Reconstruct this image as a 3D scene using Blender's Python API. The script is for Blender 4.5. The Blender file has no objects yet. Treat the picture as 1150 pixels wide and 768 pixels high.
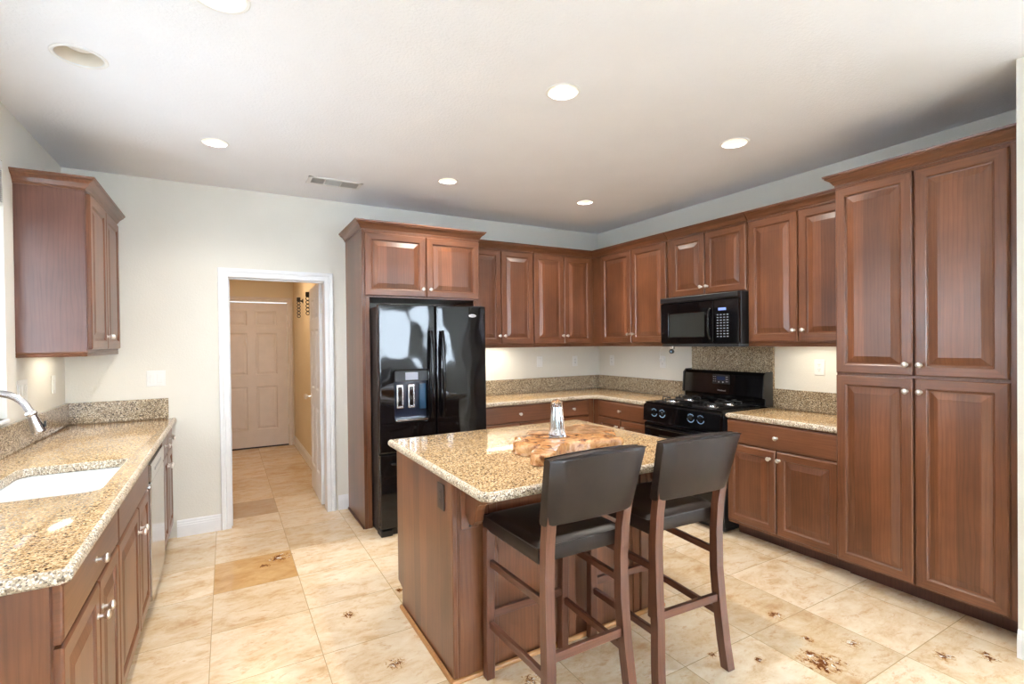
import bpy, bmesh, math, random
from mathutils import Vector, Matrix, noise
random.seed(4)
C = bpy.context.scene.collection
S = bpy.context.scene
R = math.radians

# ------------------------------------------------------------------ camera
CAM_H = 1.47
yaw, pit, rol = R(29.827), R(-.454), R(-.6495)
F = Vector((math.sin(yaw)*math.cos(pit), math.cos(yaw)*math.cos(pit), math.sin(pit)))
RT = Vector((math.cos(yaw), -math.sin(yaw), 0)); UP = RT.cross(F)
R2 = RT*math.cos(rol)+UP*math.sin(rol); U2 = -RT*math.sin(rol)+UP*math.cos(rol)
cd = bpy.data.cameras.new('camera'); cam = bpy.data.objects.new('camera', cd); C.objects.link(cam)
m = Matrix.Identity(4)
for i in range(3):
    m[i][0] = R2[i]; m[i][1] = U2[i]; m[i][2] = -F[i]
m[2][3] = CAM_H
cam.matrix_world = m
cd.sensor_width = 36; cd.lens = 560.2/1150*36; cd.shift_y = 4.45/1150; cd.clip_start = .05
S.camera = cam
# ------------------------------------------------------------------ exposure, world, daylight
S.view_settings.view_transform = 'Standard'; S.view_settings.look = 'None'
S.view_settings.gamma = 1; S.view_settings.use_curve_mapping = False
S.view_settings.exposure = 0.30
W = bpy.data.worlds.new('world'); S.world = W; W.use_nodes = True
wn = W.node_tree.nodes; bg = wn['Background']
bg.inputs[0].default_value = (.80, .90, 1, 1); bg.inputs[1].default_value = 1.6

def area(name, loc, rot, sx, sy, power, col=(1, 1, 1), spread=180):
    l = bpy.data.lights.new(name, 'AREA'); l.shape = 'RECTANGLE'; l.size = sx; l.size_y = sy
    l.energy = power; l.color = col; l.spread = R(spread)
    o = bpy.data.objects.new(name, l); C.objects.link(o); o.location = loc; o.rotation_euler = rot
    return o
DAY = (.73, .865, 1)
area('daylight_window_left', (-1.10, 2.72, 1.66), (0, R(-90), 0), 1.0, 1.55, 36, DAY)
area('daylight_window_rear_right', (3.60, -3.28, 1.62), (R(90), 0, 0), 1.7, 1.35, 150, DAY)
area('daylight_window_rear', (.45, -3.28, 1.5), (R(90), 0, 0), 2.0, 1.4, 185, DAY)
area('daylight_window_side', (5.62, -1.4, 1.5), (0, R(90), 0), 1.4, 2.2, 230, DAY)
area('hall_ceiling_lamp', (.30, 6.4, 2.55), (0, 0, 0), .5, .9, 10, (1, .72, .46))

# ------------------------------------------------------------------ node helpers
def lin(r, g, b):
    f = lambda c: (c/255/12.92) if c/255 <= .04045 else ((c/255+.055)/1.055)**2.4
    return (f(r), f(g), f(b), 1)
def new_mat(name):
    mt = bpy.data.materials.new(name); mt.use_nodes = True
    nt = mt.node_tree; b = nt.nodes['Principled BSDF']
    return mt, nt, b
class N:
    def __init__(s, nt): s.nt = nt
    def n(s, t, **k):
        x = s.nt.nodes.new(t)
        for a, v in k.items():
            if a.startswith('i_'):
                key = a[2:]; key = int(key) if key.isdigit() else key
                x.inputs[key].default_value = v
            else: setattr(x, a, v)
        return x
    def l(s, a, b): s.nt.links.new(a, b)
    def math(s, op, a, b=None, c=None):
        x = s.n('ShaderNodeMath', operation=op)
        for i, v in enumerate((a, b, c)):
            if v is None: continue
            if isinstance(v, (int, float)): x.inputs[i].default_value = v
            else: s.l(v, x.inputs[i])
        return x.outputs[0]
    def ramp(s, fac, stops, interp='LINEAR'):
        x = s.n('ShaderNodeValToRGB'); cr = x.color_ramp; cr.interpolation = interp
        while len(cr.elements) < len(stops): cr.elements.new(.5)
        for e, (p, c) in zip(cr.elements, stops): e.position = p; e.color = c
        s.l(fac, x.inputs[0]); return x.outputs[0]
    def mix(s, fac, a, b, mode='MIX'):
        x = s.n('ShaderNodeMix', data_type='RGBA', blend_type=mode)
        for i, v in ((0, fac), (6, a), (7, b)):
            if isinstance(v, (int, float)): x.inputs[i].default_value = v
            elif isinstance(v, tuple): x.inputs[i].default_value = v
            else: s.l(v, x.inputs[i])
        return x.outputs[2]
    def noise(s, vec, scale, detail=2, rough=.5, dist=0):
        x = s.n('ShaderNodeTexNoise'); x.inputs['Scale'].default_value = scale
        x.inputs['Detail'].default_value = detail; x.inputs['Roughness'].default_value = rough
        x.inputs['Distortion'].default_value = dist
        if vec is not None: s.l(vec, x.inputs['Vector'])
        return x.outputs[0]
    def mapping(s, vec, scale=(1, 1, 1), loc=(0, 0, 0)):
        x = s.n('ShaderNodeMapping'); x.inputs['Scale'].default_value = scale; x.inputs['Location'].default_value = loc
        s.l(vec, x.inputs['Vector']); return x.outputs[0]
    def bump(s, h, strength, dist, b):
        x = s.n('ShaderNodeBump'); x.inputs['Strength'].default_value = strength; x.inputs['Distance'].default_value = dist
        s.l(h, x.inputs['Height']); s.l(x.outputs[0], b.inputs['Normal'])
def simple(name, col, rough=.5, metal=0, spec=.5, coat=0):
    mt, nt, b = new_mat(name)
    n = N(nt); tc = n.n('ShaderNodeTexCoord').outputs['Object']
    v = n.noise(tc, 9, 3)
    c = n.mix(1.0, n.ramp(v, [(.3, (.94, .94, .94, 1)), (.7, (1, 1, 1, 1))]), col, 'MULTIPLY')
    n.l(c, b.inputs['Base Color'])
    b.inputs['Roughness'].default_value = rough; b.inputs['Metallic'].default_value = metal
    b.inputs['Specular IOR Level'].default_value = spec; b.inputs['Coat Weight'].default_value = coat
    return mt
def plaster(name, col, scale=90, strength=.25, dist=.004):
    mt, nt, b = new_mat(name); n = N(nt)
    tc = n.n('ShaderNodeTexCoord').outputs['Object']
    v = n.noise(tc, scale, 3, .6)
    n.bump(n.ramp(v, [(.35, (0, 0, 0, 1)), (.65, (1, 1, 1, 1))]), strength, dist, b)
    c = n.mix(1.0, n.ramp(n.noise(tc, 2.5, 2), [(.3, (.97, .97, .97, 1)), (.7, (1, 1, 1, 1))]), col, 'MULTIPLY')
    n.l(c, b.inputs['Base Color']); b.inputs['Roughness'].default_value = .75
    b.inputs['Specular IOR Level'].default_value = .2
    return mt
def wood(name, col, bands=False, contrast=1.0, rough=.33, gscale=1.0):
    """grain runs along V of the UV map (metres)"""
    mt, nt, b = new_mat(name); n = N(nt)
    uv = n.n('ShaderNodeUVMap').outputs[0]
    g1 = n.noise(n.mapping(uv, (60*gscale, 2.2, 1)), 1, 4, .6, .6)
    g2 = n.noise(n.mapping(uv, (260*gscale, 7, 1)), 1, 2, .5)
    wv = n.n('ShaderNodeTexWave', wave_type='BANDS', bands_direction='X'); wv.inputs['Scale'].default_value = 5
    wv.inputs['Distortion'].default_value = 9; wv.inputs['Detail'].default_value = 2; wv.inputs['Detail Scale'].default_value = .7
    n.l(n.mapping(uv, (3.2, .55, 1)), wv.inputs['Vector'])
    d = 1-.15*contrast
    c = n.mix(1.0, col, n.ramp(g1, [(.25, (d, d*.97, d*.95, 1)), (.75, (1.12, 1.12, 1.12, 1))]), 'MULTIPLY')
    c = n.mix(1.0, c, n.ramp(wv.outputs[0], [(0, (.88, .87, .86, 1)), (.25, (1, 1, 1, 1)), (1, (1.04, 1.04, 1.04, 1))]), 'MULTIPLY')
    c = n.mix(1.0, c, n.ramp(g2, [(.3, (.93, .92, .92, 1)), (.6, (1.03, 1.03, 1.03, 1))]), 'MULTIPLY')
    blot = n.noise(n.mapping(uv, (4, 2.4, 1)), 1, 3, .55)
    c = n.mix(1.0, c, n.ramp(blot, [(.3, (.74, .72, .71, 1)), (.62, (1.12, 1.12, 1.11, 1))]), 'MULTIPLY')
    if bands:
        sx = n.n('ShaderNodeSeparateXYZ'); n.l(uv, sx.inputs[0])
        w1 = n.math('FLOOR', n.math('MULTIPLY', sx.outputs[0], 1/.092))
        wh = n.n('ShaderNodeTexWhiteNoise', noise_dimensions='1D'); n.l(w1, wh.inputs['W'])
        c = n.mix(1.0, c, n.ramp(wh.outputs[0], [(0, (.76, .74, .74, 1)), (.5, (1, 1, 1, 1)), (1, (1.24, 1.22, 1.2, 1))]), 'MULTIPLY')
    n.l(c, b.inputs['Base Color'])
    b.inputs['Roughness'].default_value = rough
    n.bump(g2, .06, .002, b)
    b.inputs['Coat Weight'].default_value = .25; b.inputs['Coat Roughness'].default_value = .25
    return mt
def granite(name, base=(196, 162, 118), dark=(84, 60, 42), light=(226, 200, 162), rough=.09, scale=1.0, cool=0):
    mt, nt, b = new_mat(name); n = N(nt)
    tc = n.n('ShaderNodeTexCoord').outputs['Object']
    vo = n.n('ShaderNodeTexVoronoi', feature='F1'); vo.inputs['Scale'].default_value = 205*scale; n.l(tc, vo.inputs['Vector'])
    sx = n.n('ShaderNodeSeparateColor'); n.l(vo.outputs['Color'], sx.inputs[0])
    c = n.ramp(sx.outputs[0], [(0, lin(*dark)), (.10, lin(*[int(a*.6+b_*.4) for a, b_ in zip(dark, base)])), (.20, lin(*[int(a*.92) for a in base])), (.48, lin(*base)), (.74, lin(*light)), (.94, lin(*[min(255, int(a*1.08)) for a in light]))], 'CONSTANT')
    f2 = n.noise(tc, 600*scale, 2, .6)
    c = n.mix(1.0, c, n.ramp(f2, [(.35, (.80, .78, .76, 1)), (.55, (1.04, 1.04, 1.04, 1))]), 'MULTIPLY')
    big = n.noise(tc, 9, 3)
    c = n.mix(1.0, c, n.ramp(big, [(.3, (.9, .88, .86, 1)), (.7, (1.06, 1.06, 1.06, 1))]), 'MULTIPLY')
    n.l(c, b.inputs['Base Color']); b.inputs['Roughness'].default_value = rough
    b.inputs['Specular IOR Level'].default_value = .55
    return mt
def travertine(name):
    mt, nt, b = new_mat(name); n = N(nt)
    tc = n.n('ShaderNodeTexCoord').outputs['Object']
    sp = n.n('ShaderNodeSeparateXYZ'); n.l(tc, sp.inputs[0])
    X, Y = sp.outputs[0], sp.outputs[1]
    tx = n.math('DIVIDE', n.math('ADD', X, .085), .4645)
    ty = n.math('DIVIDE', n.math('SUBTRACT', Y, 4.357), .4665)
    ix, iy = n.math('FLOOR', tx), n.math('FLOOR', ty)
    fx, fy = n.math('FRACT', tx), n.math('FRACT', ty)
    def edge(f): return n.math('MINIMUM', f, n.math('SUBTRACT', 1.0, f))
    e = n.math('MINIMUM', edge(fx), edge(fy))
    grout = n.math('LESS_THAN', e, .0036)
    cmb = n.n('ShaderNodeCombineXYZ'); n.l(ix, cmb.inputs[0]); n.l(iy, cmb.inputs[1])
    wh = n.n('ShaderNodeTexWhiteNoise', noise_dimensions='3D'); n.l(cmb.outputs[0], wh.inputs['Vector'])
    # each tile reads its own patch of stone
    off = n.n('ShaderNodeVectorMath', operation='SCALE'); n.l(wh.outputs['Color'], off.inputs[0]); off.inputs['Scale'].default_value = 30
    add = n.n('ShaderNodeVectorMath', operation='ADD'); n.l(tc, add.inputs[0]); n.l(off.outputs[0], add.inputs[1])
    P = add.outputs[0]
    vein = n.noise(n.mapping(P, (5.0, 8.0, 1)), 1, 8, .72, .35)
    c = n.ramp(vein, [(.30, lin(202, 166, 126)), (.43, lin(222, 195, 160)), (.54, lin(231, 211, 182)), (.70, lin(238, 224, 203))])
    sb = n.noise(n.mapping(P, (12, 24, 1)), 1, 6, .75, .3)
    c = n.mix(n.ramp(sb, [(.54, (0, 0, 0, 1)), (.66, (.55, .55, .55, 1))]), c, lin(198, 146, 96))
    tone = n.ramp(wh.outputs[0], [(0, (.86, .82, .76, 1)), (.35, (.97, .955, .93, 1)), (1, (1.04, 1.04, 1.04, 1))])
    c = n.mix(1.0, c, tone, 'MULTIPLY')
    # the ochre tile in front of the hall doorway
    isd = n.math('MULTIPLY', n.math('COMPARE', ix, 0.0, .1), n.math('COMPARE', iy, -2.0, .1))
    c = n.mix(isd, c, n.mix(.82, c, n.ramp(vein, [(.3, lin(170, 118, 58)), (.7, lin(210, 166, 100))])))
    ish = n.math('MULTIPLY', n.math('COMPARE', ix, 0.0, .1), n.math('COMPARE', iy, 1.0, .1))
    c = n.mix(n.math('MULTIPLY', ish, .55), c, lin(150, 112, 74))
    # filled pits with rust brown rims, placed where the stone has them
    pits = [(2.325, 1.262, .115), (2.345, 1.32, .05), (2.592, 1.266, .05), (3.02, .90, .05), (2.85, 1.0, .05), (2.52, 1.61, .05), (2.45, 1.40, .04),
            (.30, 3.79, .10), (.20, 3.70, .05), (.872, 2.907, .03), (1.147, 2.02, .03), (1.95, 1.554, .03), (1.13, 1.84, .05), (.56, 2.79, .05), (.66, 2.25, .05), (2.1, 1.42, .03)]
    mask = None
    for (px, py, pr) in pits:
        vm = n.n('ShaderNodeVectorMath', operation='DISTANCE'); n.l(tc, vm.inputs[0]); vm.inputs[1].default_value = (px, py, 0)
        q = n.math('SUBTRACT', 1.0, n.math('DIVIDE', vm.outputs['Value'], pr*1.35)); q = n.math('MAXIMUM', q, 0.0)
        mask = q if mask is None else n.math('MAXIMUM', mask, q)
    pn = n.noise(n.mapping(tc, (34, 22, 1)), 1, 6, .75, 1.2)
    pn2 = n.noise(n.mapping(tc, (30, 30, 1), (7, 3, 0)), 1, 4, .6, .4)
    pv = n.math('ADD', n.math('MULTIPLY', mask, .34), pn)
    c = n.mix(n.ramp(pv, [(.66, (0, 0, 0, 1)), (.72, (.8, .8, .8, 1))]), c, lin(186, 136, 78))
    dk = n.ramp(pv, [(.735, (0, 0, 0, 1)), (.765, (1, 1, 1, 1))])
    c = n.mix(dk, c, lin(110, 62, 28))
    c = n.mix(n.math('MULTIPLY', dk, n.ramp(pn2, [(.54, (0, 0, 0, 1)), (.57, (1, 1, 1, 1))])), c, lin(240, 234, 220))
    c = n.mix(grout, c, lin(176, 148, 110))
    n.l(c, b.inputs['Base Color'])
    rg = n.ramp(n.noise(P, 12, 3), [(.3, (.10, .10, .10, 1)), (.7, (.24, .24, .24, 1))])
    n.l(rg, b.inputs['Roughness'])
    n.bump(n.math('SUBTRACT', 1.0, grout), .25, .002, b)
    return mt
def emis(name, col, st):
    mt, nt, b = new_mat(name); b.inputs['Base Color'].default_value = (*col[:3], 1)
    b.inputs['Emission Color'].default_value = (*col[:3], 1); b.inputs['Emission Strength'].default_value = st
    return mt

WC = lin(112, 69, 44)
M = dict(
    ceil=plaster('ceiling_plaster', lin(244, 246, 250), 75, .26, .004),
    wall=plaster('wall_paint', lin(232, 229, 220), 110, .18, .003),
    hallw=plaster('hall_wall_paint', lin(236, 222, 196), 110, .12, .003),
    trim=simple('white_trim_paint', lin(242, 243, 246), .35),
    hdoor=simple('hall_door_paint', lin(232, 222, 214), .4),
    floor=travertine('travertine_tile'),
    wood=wood('cabinet_wood', WC), panel=wood('cabinet_panel_wood', WC, True),
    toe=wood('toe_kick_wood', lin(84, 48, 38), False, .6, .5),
    stool=wood('stool_wood', lin(98, 58, 40), False, 1.1, .38),
    oak=wood('shoe_mould_wood', lin(176, 124, 70), False, .8, .45),
    granite=granite('polished_granite'),
    granite_s=granite('splash_granite', (160, 142, 116), (52, 44, 38), (208, 194, 170), .14),
    edge=granite('granite_rough_edge', (196, 178, 152), (96, 78, 62), (232, 224, 208), .35, 1.1),
    black=simple('black_gloss', (.004, .004, .005, 1), .08, 0, .4, .0),
    blackm=simple('black_matte', (.012, .012, .013, 1), .42),
    grate=simple('cast_iron', (.02, .02, .022, 1), .35, .3),
    steel=simple('brushed_steel', (.62, .62, .64, 1), .22, 1),
    nickel=simple('satin_nickel', (.90, .87, .83, 1), .28, 1),
    chrome=simple('chrome', (.8, .82, .85, 1), .08, 1),
    dw=simple('dishwasher_steel', (.60, .57, .54, 1), .17, 1),
    white=simple('white_plastic', lin(240, 240, 238), .35),
    dark=simple('dark_gap', (.004, .004, .004, 1), .6),
    porcelain=simple('sink_enamel', lin(246, 246, 244), .15, 0, .5, .3),
    leather=None, glassy=None, burl=None, winglass=None,
    lit=emis('lit_lamp', (1, .86, .66), 2.6), baffle=simple('can_baffle', lin(240, 232, 218), .35), unlit=simple('lamp_face', lin(238, 232, 222), .4),
    outside=emis('bright_sky_glass', (.93, .97, 1), 3.2),
    mark=simple('printed_marks', lin(165, 200, 235), .4), logo=simple('silver_print', (.75, .75, .78, 1), .3, .6),
    disp=emis('blue_display', (.16, .24, .62), .55),
    screen=simple('door_window_glass', (.035, .042, .040, 1), .05, 0, .8, .4),
    caddy=simple('dispenser_blue', (.02, .03, .055, 1), .15, 0, .5, .3),
    outlet_dark=simple('dark_brown_plastic', lin(62, 48, 42), .4),
    slot=simple('outlet_slots', lin(90, 90, 92), .5), ventdark=simple('vent_shadow_grey', lin(50, 53, 52), .6),
    silver=simple('silver_bag', (.72, .8, .86, 1), .15, 1),
)
def leather():
    mt, nt, b = new_mat('dark_leather'); n = N(nt)
    tc = n.n('ShaderNodeTexCoord').outputs['Object']
    c = n.ramp(n.noise(tc, 14, 3), [(.3, lin(30, 21, 17)), (.7, lin(42, 30, 24))])
    sc = n.noise(tc, 120, 2); c = n.mix(n.ramp(sc, [(.80, (0, 0, 0, 1)), (.84, (.7, .7, .7, 1))]), c, lin(150, 140, 130))
    n.l(c, b.inputs['Base Color']); b.inputs['Roughness'].default_value = .36; b.inputs['Specular IOR Level'].default_value = .32
    n.bump(n.noise(tc, 260, 2), .12, .001, b); return mt
M['leather'] = leather()
def glass(name, rough=0, col=(1, 1, 1, 1)):
    mt, nt, b = new_mat(name); b.inputs['Base Color'].default_value = col; b.inputs['Roughness'].default_value = rough
    b.inputs['Transmission Weight'].default_value = 1; b.inputs['IOR'].default_value = 1.45; return mt
M['glassy'] = glass('clear_glass', .02); M['winglass'] = glass('window_glass', 0)
def burl():
    mt, nt, b = new_mat('burl_wood'); n = N(nt)
    tc = n.n('ShaderNodeTexCoord').outputs['Object']
    v = n.noise(tc, 13, 6, .66, 1.4)
    c = n.ramp(v, [(.33, lin(44, 24, 16)), (.40, lin(132, 80, 44)), (.50, lin(188, 134, 84)), (.66, lin(216, 170, 118))])
    n.l(c, b.inputs['Base Color']); b.inputs['Roughness'].default_value = .22; b.inputs['Coat Weight'].default_value = .5
    n.bump(v, .4, .006, b); return mt
M['burl'] = burl()

# ------------------------------------------------------------------ mesh builder
def identity(a, b, c): return (a, b, c)
class MB:
    def __init__(s): s.v = []; s.f = []; s.m = []; s.g = []
    def add(s, verts, faces, mi=0, g='z'):
        o = len(s.v); s.v += [tuple(p) for p in verts]
        for i, f in enumerate(faces):
            s.f.append([o+k for k in f]); s.m.append(mi[i] if isinstance(mi, list) else mi); s.g.append(g[i] if isinstance(g, list) else g)
        return s
    def box(s, x0, x1, y0, y1, z0, z1, b=0.0, mi=0, g='z', mp=None):
        if x0 > x1: x0, x1 = x1, x0
        if y0 > y1: y0, y1 = y1, y0
        if z0 > z1: z0, z1 = z1, z0
        bm = bmesh.new()
        vs = [bm.verts.new((x, y, z)) for x in (x0, x1) for y in (y0, y1) for z in (z0, z1)]
        for q in ((0, 1, 3, 2), (4, 6, 7, 5), (0, 4, 5, 1), (2, 3, 7, 6), (0, 2, 6, 4), (1, 5, 7, 3)): bm.faces.new([vs[i] for i in q])
        if b > 0:
            b = min(b, .45*min(x1-x0, y1-y0, z1-z0))
            bmesh.ops.bevel(bm, geom=bm.edges[:], offset=b, segments=2 if b > .004 else 1, affect='EDGES', profile=.5)
        s.frombm(bm, mi, g, mp); return s
    def frombm(s, bm, mi=0, g='z', mp=None):
        bm.verts.index_update()
        vs = [v.co[:] for v in bm.verts]
        if mp: vs = [mp(*v) for v in vs]
        s.add(vs, [[v.index for v in f.verts] for f in bm.faces], mi, g); bm.free()
    def rings(s, rings, cap0=True, cap1=True, closed=True, mi=0, g='z'):
        o = len(s.v); k = len(rings[0])
        for r in rings: s.v += [tuple(p) for p in r]
        def put(f, ):
            s.f.append(f); s.m.append(mi); s.g.append(g)
        for i in range(len(rings)-1):
            for j in range(k if closed else k-1):
                a = o+i*k+j; b_ = o+i*k+(j+1) % k
                put([a, b_, b_+k, a+k])
        if cap0: put([o+j for j in range(k)][::-1])
        if cap1: put([o+(len(rings)-1)*k+j for j in range(k)])
        return s
    def lathe(s, prof, seg=24, mp=identity, mi=0, cap=True):
        rs = [[mp(r*math.cos(2*math.pi*j/seg), r*math.sin(2*math.pi*j/seg), z) for j in range(seg)] for r, z in prof]
        return s.rings(rs, cap, cap, True, mi)
    def tube(s, pts, r, seg=10, mi=0, cap=True, flat=None):
        pts = [Vector(p) for p in pts]; rr = r if isinstance(r, (list, tuple)) else [r]*len(pts)
        t0 = (pts[1]-pts[0]).normalized(); up = Vector((0, 0, 1)) if abs(t0.z) < .9 else Vector((1, 0, 0))
        n = t0.cross(up).normalized(); rs = []
        for i, p in enumerate(pts):
            t = (pts[min(i+1, len(pts)-1)]-pts[max(i-1, 0)]).normalized()
            n = (n-t*n.dot(t)).normalized(); bi = t.cross(n)
            fb = flat if flat else 1
            rs.append([p+(n*math.cos(2*math.pi*j/seg)+bi*math.sin(2*math.pi*j/seg)*fb)*rr[i] for j in range(seg)])
        return s.rings(rs, cap, cap, True, mi)
    def bar(s, p0, p1, w, d, b=.003, mi=0, side=None):
        """square section bar from p0 to p1, w across 'side' vector, d the other way"""
        p0, p1 = Vector(p0), Vector(p1); t = (p1-p0); L = t.length; t.normalize()
        n = Vector(side) if side else Vector((1, 0, 0)); n = (n-t*n.dot(t)).normalized(); q = t.cross(n)
        return s.box(-w/2, w/2, -d/2, d/2, 0, L, b, mi, 'z' if abs(t.z) > .6 else ('x' if abs(t.x) > abs(t.y) else 'y'), mp=lambda x, y, z: tuple(p0+n*x+q*y+t*z))
    def sweep(s, prof, path, mi=0, closed=False, dprev=None, dnext=None):
        """prof: (out, up) points; path: xy points at z; 'out' is to the right of travel; mitred"""
        k = len(path); rs = []
        P = [Vector(p) for p in path]
        for i in range(k):
            d0 = (P[i]-P[i-1]).normalized() if i > 0 or closed else None
            d1 = (P[(i+1) % k]-P[i]).normalized() if i < k-1 or closed else None
            if d0 is None: d0 = Vector(dprev) if dprev else d1
            if d1 is None: d1 = Vector(dnext) if dnext else d0
            n0 = Vector((d0.y, -d0.x, 0)); n1 = Vector((d1.y, -d1.x, 0))
            nn = (n0+n1); nn = nn/ (1+n0.dot(n1)) if n0.dot(n1) > -.99 else n0
            rs.append([P[i]+nn*a+Vector((0, 0, b)) for a, b in prof])
        dd = (P[-1]-P[0]); g = 'x' if abs(dd.x) > abs(dd.y) else 'y'
        return s.rings(rs, not closed, not closed, True, mi, g)
    def slab(s, outline, z0, z1, r=.0, holes=(), seg=4, mp=identity, mi=0, mi_edge=None, hr=.004, g='x'):
        if mi_edge is None: mi_edge = mi
        def offs(loop, d, sign):
            n = len(loop); out = []
            for i in range(n):
                p, q, w = Vector(loop[i-1]), Vector(loop[i]), Vector(loop[(i+1) % n])
                d0 = (q-p).normalized(); d1 = (w-q).normalized()
                n0 = Vector((-d0.y, d0.x)); n1 = Vector((-d1.y, d1.x))
                nn = (n0+n1)/(1+max(n0.dot(n1), -.9)); out.append(q+nn*d*sign)
            return out
        def ccw(l):
            a = sum(l[i-1][0]*l[i][1]-l[i][0]*l[i-1][1] for i in range(len(l))); return l if a > 0 else l[::-1]
        loops = [(ccw(list(outline)), r, 1)]+[(ccw(list(h)), hr, -1) for h in holes]
        tops = []; bots = []
        for L, rad, sg in loops:
            prof = [(rad*(1-math.cos(math.pi/2*k/seg)), z0+rad*(1-math.sin(math.pi/2*k/seg))) for k in range(seg+1)][::-1] if rad > 0 else []
            prof = [(rad*(1-math.sin(math.pi/2*k/seg)), z0+rad*(1-math.cos(math.pi/2*k/seg))) for k in range(seg+1)] if rad > 0 else [(0, z0)]
            prof += [(d, z1-(z-z0)) for d, z in prof[::-1]]
            rr = [[(*p, z) for p in offs(L, d, sg)] for d, z in prof]
            s.rings([[mp(*p) for p in ring] for ring in rr], False, False, True, mi_edge, g)
            bots.append(rr[0]); tops.append(rr[-1])
        for caps in (bots, tops):
            bm = bmesh.new(); es = []
            for ring in caps:
                vs = [bm.verts.new(p) for p in ring]
                es += [bm.edges.new((vs[i-1], vs[i])) for i in range(len(vs))]
            bmesh.ops.triangle_fill(bm, use_beauty=True, use_dissolve=False, edges=es)
            s.frombm(bm, mi, g, mp)
        return s
    def build(s, name, mats, parent=None, smooth=False, props=None):
        if not isinstance(mats, (list, tuple)): mats = [mats]
        me = bpy.data.meshes.new(name)
        ofs = Vector((0, 0, 0))
        p = parent
        while p is not None: ofs += Vector(p.location); p = p.parent
        vs = [tuple(Vector(v)-ofs) for v in s.v]
        me.from_pydata(vs, [], s.f)
        for mt in mats: me.materials.append(mt)
        bm = bmesh.new(); bm.from_mesh(me)
        bm.faces.ensure_lookup_table()
        for f, mi in zip(bm.faces, s.m): f.material_index = min(mi, len(mats)-1)
        gl = bm.faces.layers.int.new('g')
        for f, g in zip(bm.faces, s.g): f[gl] = 'xyz'.index(g)
        bmesh.ops.remove_doubles(bm, verts=bm.verts, dist=1e-5)
        bmesh.ops.recalc_face_normals(bm, faces=bm.faces)
        uvl = bm.loops.layers.uv.new('UVMap')
        ru, rv = random.uniform(0, 40), random.uniform(0, 40)
        for f in bm.faces:
            n = [abs(a) for a in f.normal]; g = f[gl]
            oth = [a for a in range(3) if a != g]
            if n[g] > .75: v_, u_ = oth
            else:
                v_ = g; u_ = oth[0] if n[oth[0]] < n[oth[1]] else oth[1]
            for lp in f.loops:
                c = lp.vert.co; lp[uvl].uv = (c[u_]+ru, c[v_]+rv)
            if smooth: f.smooth = True
        bm.to_mesh(me); bm.free()
        if smooth:
            try: me.set_sharp_from_angle(angle=R(38))
            except Exception: pass
        o = bpy.data.objects.new(name, me); C.objects.link(o)
        if parent is not None: o.parent = parent
        if props:
            for k, v in props.items(): o[k] = v
        return o
def thing(name, label, cat, loc=(0, 0, 0), group=None):
    o = bpy.data.objects.new(name, None); C.objects.link(o); o.location = loc; o.empty_display_size = .1
    o['label'] = label; o['category'] = cat
    if group: o['group'] = group
    return o
def tag(o, label, cat, group=None):
    o['label'] = label; o['category'] = cat
    if group: o['group'] = group
    return o
def struct(name, mb, mt, parent=None, smooth=False):
    o = mb.build(name, mt, parent, smooth)
    if parent is None: o['kind'] = 'structure'
    return o
def text_part(txt, size, mp, mt, parent, name='logo', align='CENTER'):
    cu = bpy.data.curves.new('t', 'FONT'); cu.body = txt; cu.size = size; cu.extrude = .0003; cu.align_x = align; cu.align_y = 'CENTER'
    to = bpy.data.objects.new('t', cu); C.objects.link(to)
    dg = bpy.context.evaluated_depsgraph_get(); me = bpy.data.meshes.new_from_object(to.evaluated_get(dg))
    mb = MB(); mb.add([mp(*v.co) for v in me.vertices], [list(p.vertices) for p in me.polygons])
    bpy.data.objects.remove(to); bpy.data.curves.remove(cu); bpy.data.meshes.remove(me)
    return mb.build(name, mt, parent)
# frames for vertical faces: f(a, n, z): a runs along the face (to the viewer's right), n outwards
def face_nx(xf): return lambda a, n, z: (xf-n, -a, z)      # faces -x ; a = -y
def face_px(xf): return lambda a, n, z: (xf+n, a, z)       # faces +x ; a = +y
def face_ny(yf): return lambda a, n, z: (a, yf-n, z)       # faces -y ; a = +x
H_AX = {'nx': 'y', 'px': 'y', 'ny': 'x'}

# ------------------------------------------------------------------ cabinet pieces
KN = [(.006, 0), (.006, .012), (.008, .014), (.0135, .019), (.0155, .024), (.0135, .029), (.006, .0315), (.0015, .032)]
def knob(parent, mp, a, z, n0=.0):
    mb = MB(); mb.lathe([(.0095, n0), (.0095, n0+.002)]+[(r, n0+.002+d) for r, d in KN], 16, lambda x, y, w: mp(a+x, w, z+y))
    return mb.build('knob', M['nickel'], parent, True)
def raised_door(parent, mp, hax, a0, a1, z0, z1, kn=None, th=.020, name='door'):
    """raised panel door; profile as (inset, height)"""
    mb = MB()
    pr = [(0, 0), (0, th-.006), (.003, th-.0025), (.007, th), (.050, th), (.054, th-.003), (.058, th-.0095), (.063, th-.0105), (.067, th-.0095), (.098, th-.0015), (.101, th-.0005)]
    if (a1-a0) < .26: pr = pr[:9]+[(.086, th-.0015), (.089, th-.0005)]
    rs = [[mp(a0+i, h, z0+i), mp(a1-i, h, z0+i), mp(a1-i, h, z1-i), mp(a0+i, h, z1-i)] for i, h in pr]
    for k in range(len(rs)-1):
        A, B = rs[k], rs[k+1]; deep = k >= 8
        for j in range(4):
            j2 = (j+1) % 4
            g = 'z' if (j % 2 == 1 or deep) else hax
            mb.add([A[j], A[j2], B[j2], B[j]], [(0, 1, 2, 3)], 1 if deep else 0, g)
    mb.add(rs[-1], [(0, 1, 2, 3)], 1, 'z'); mb.add(rs[0], [(3, 2, 1, 0)], 0, 'z')
    d = mb.build(name, [M['wood'], M['panel']], parent)
    if kn: knob(d, mp, kn[0], kn[1], th)
    return d
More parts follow.
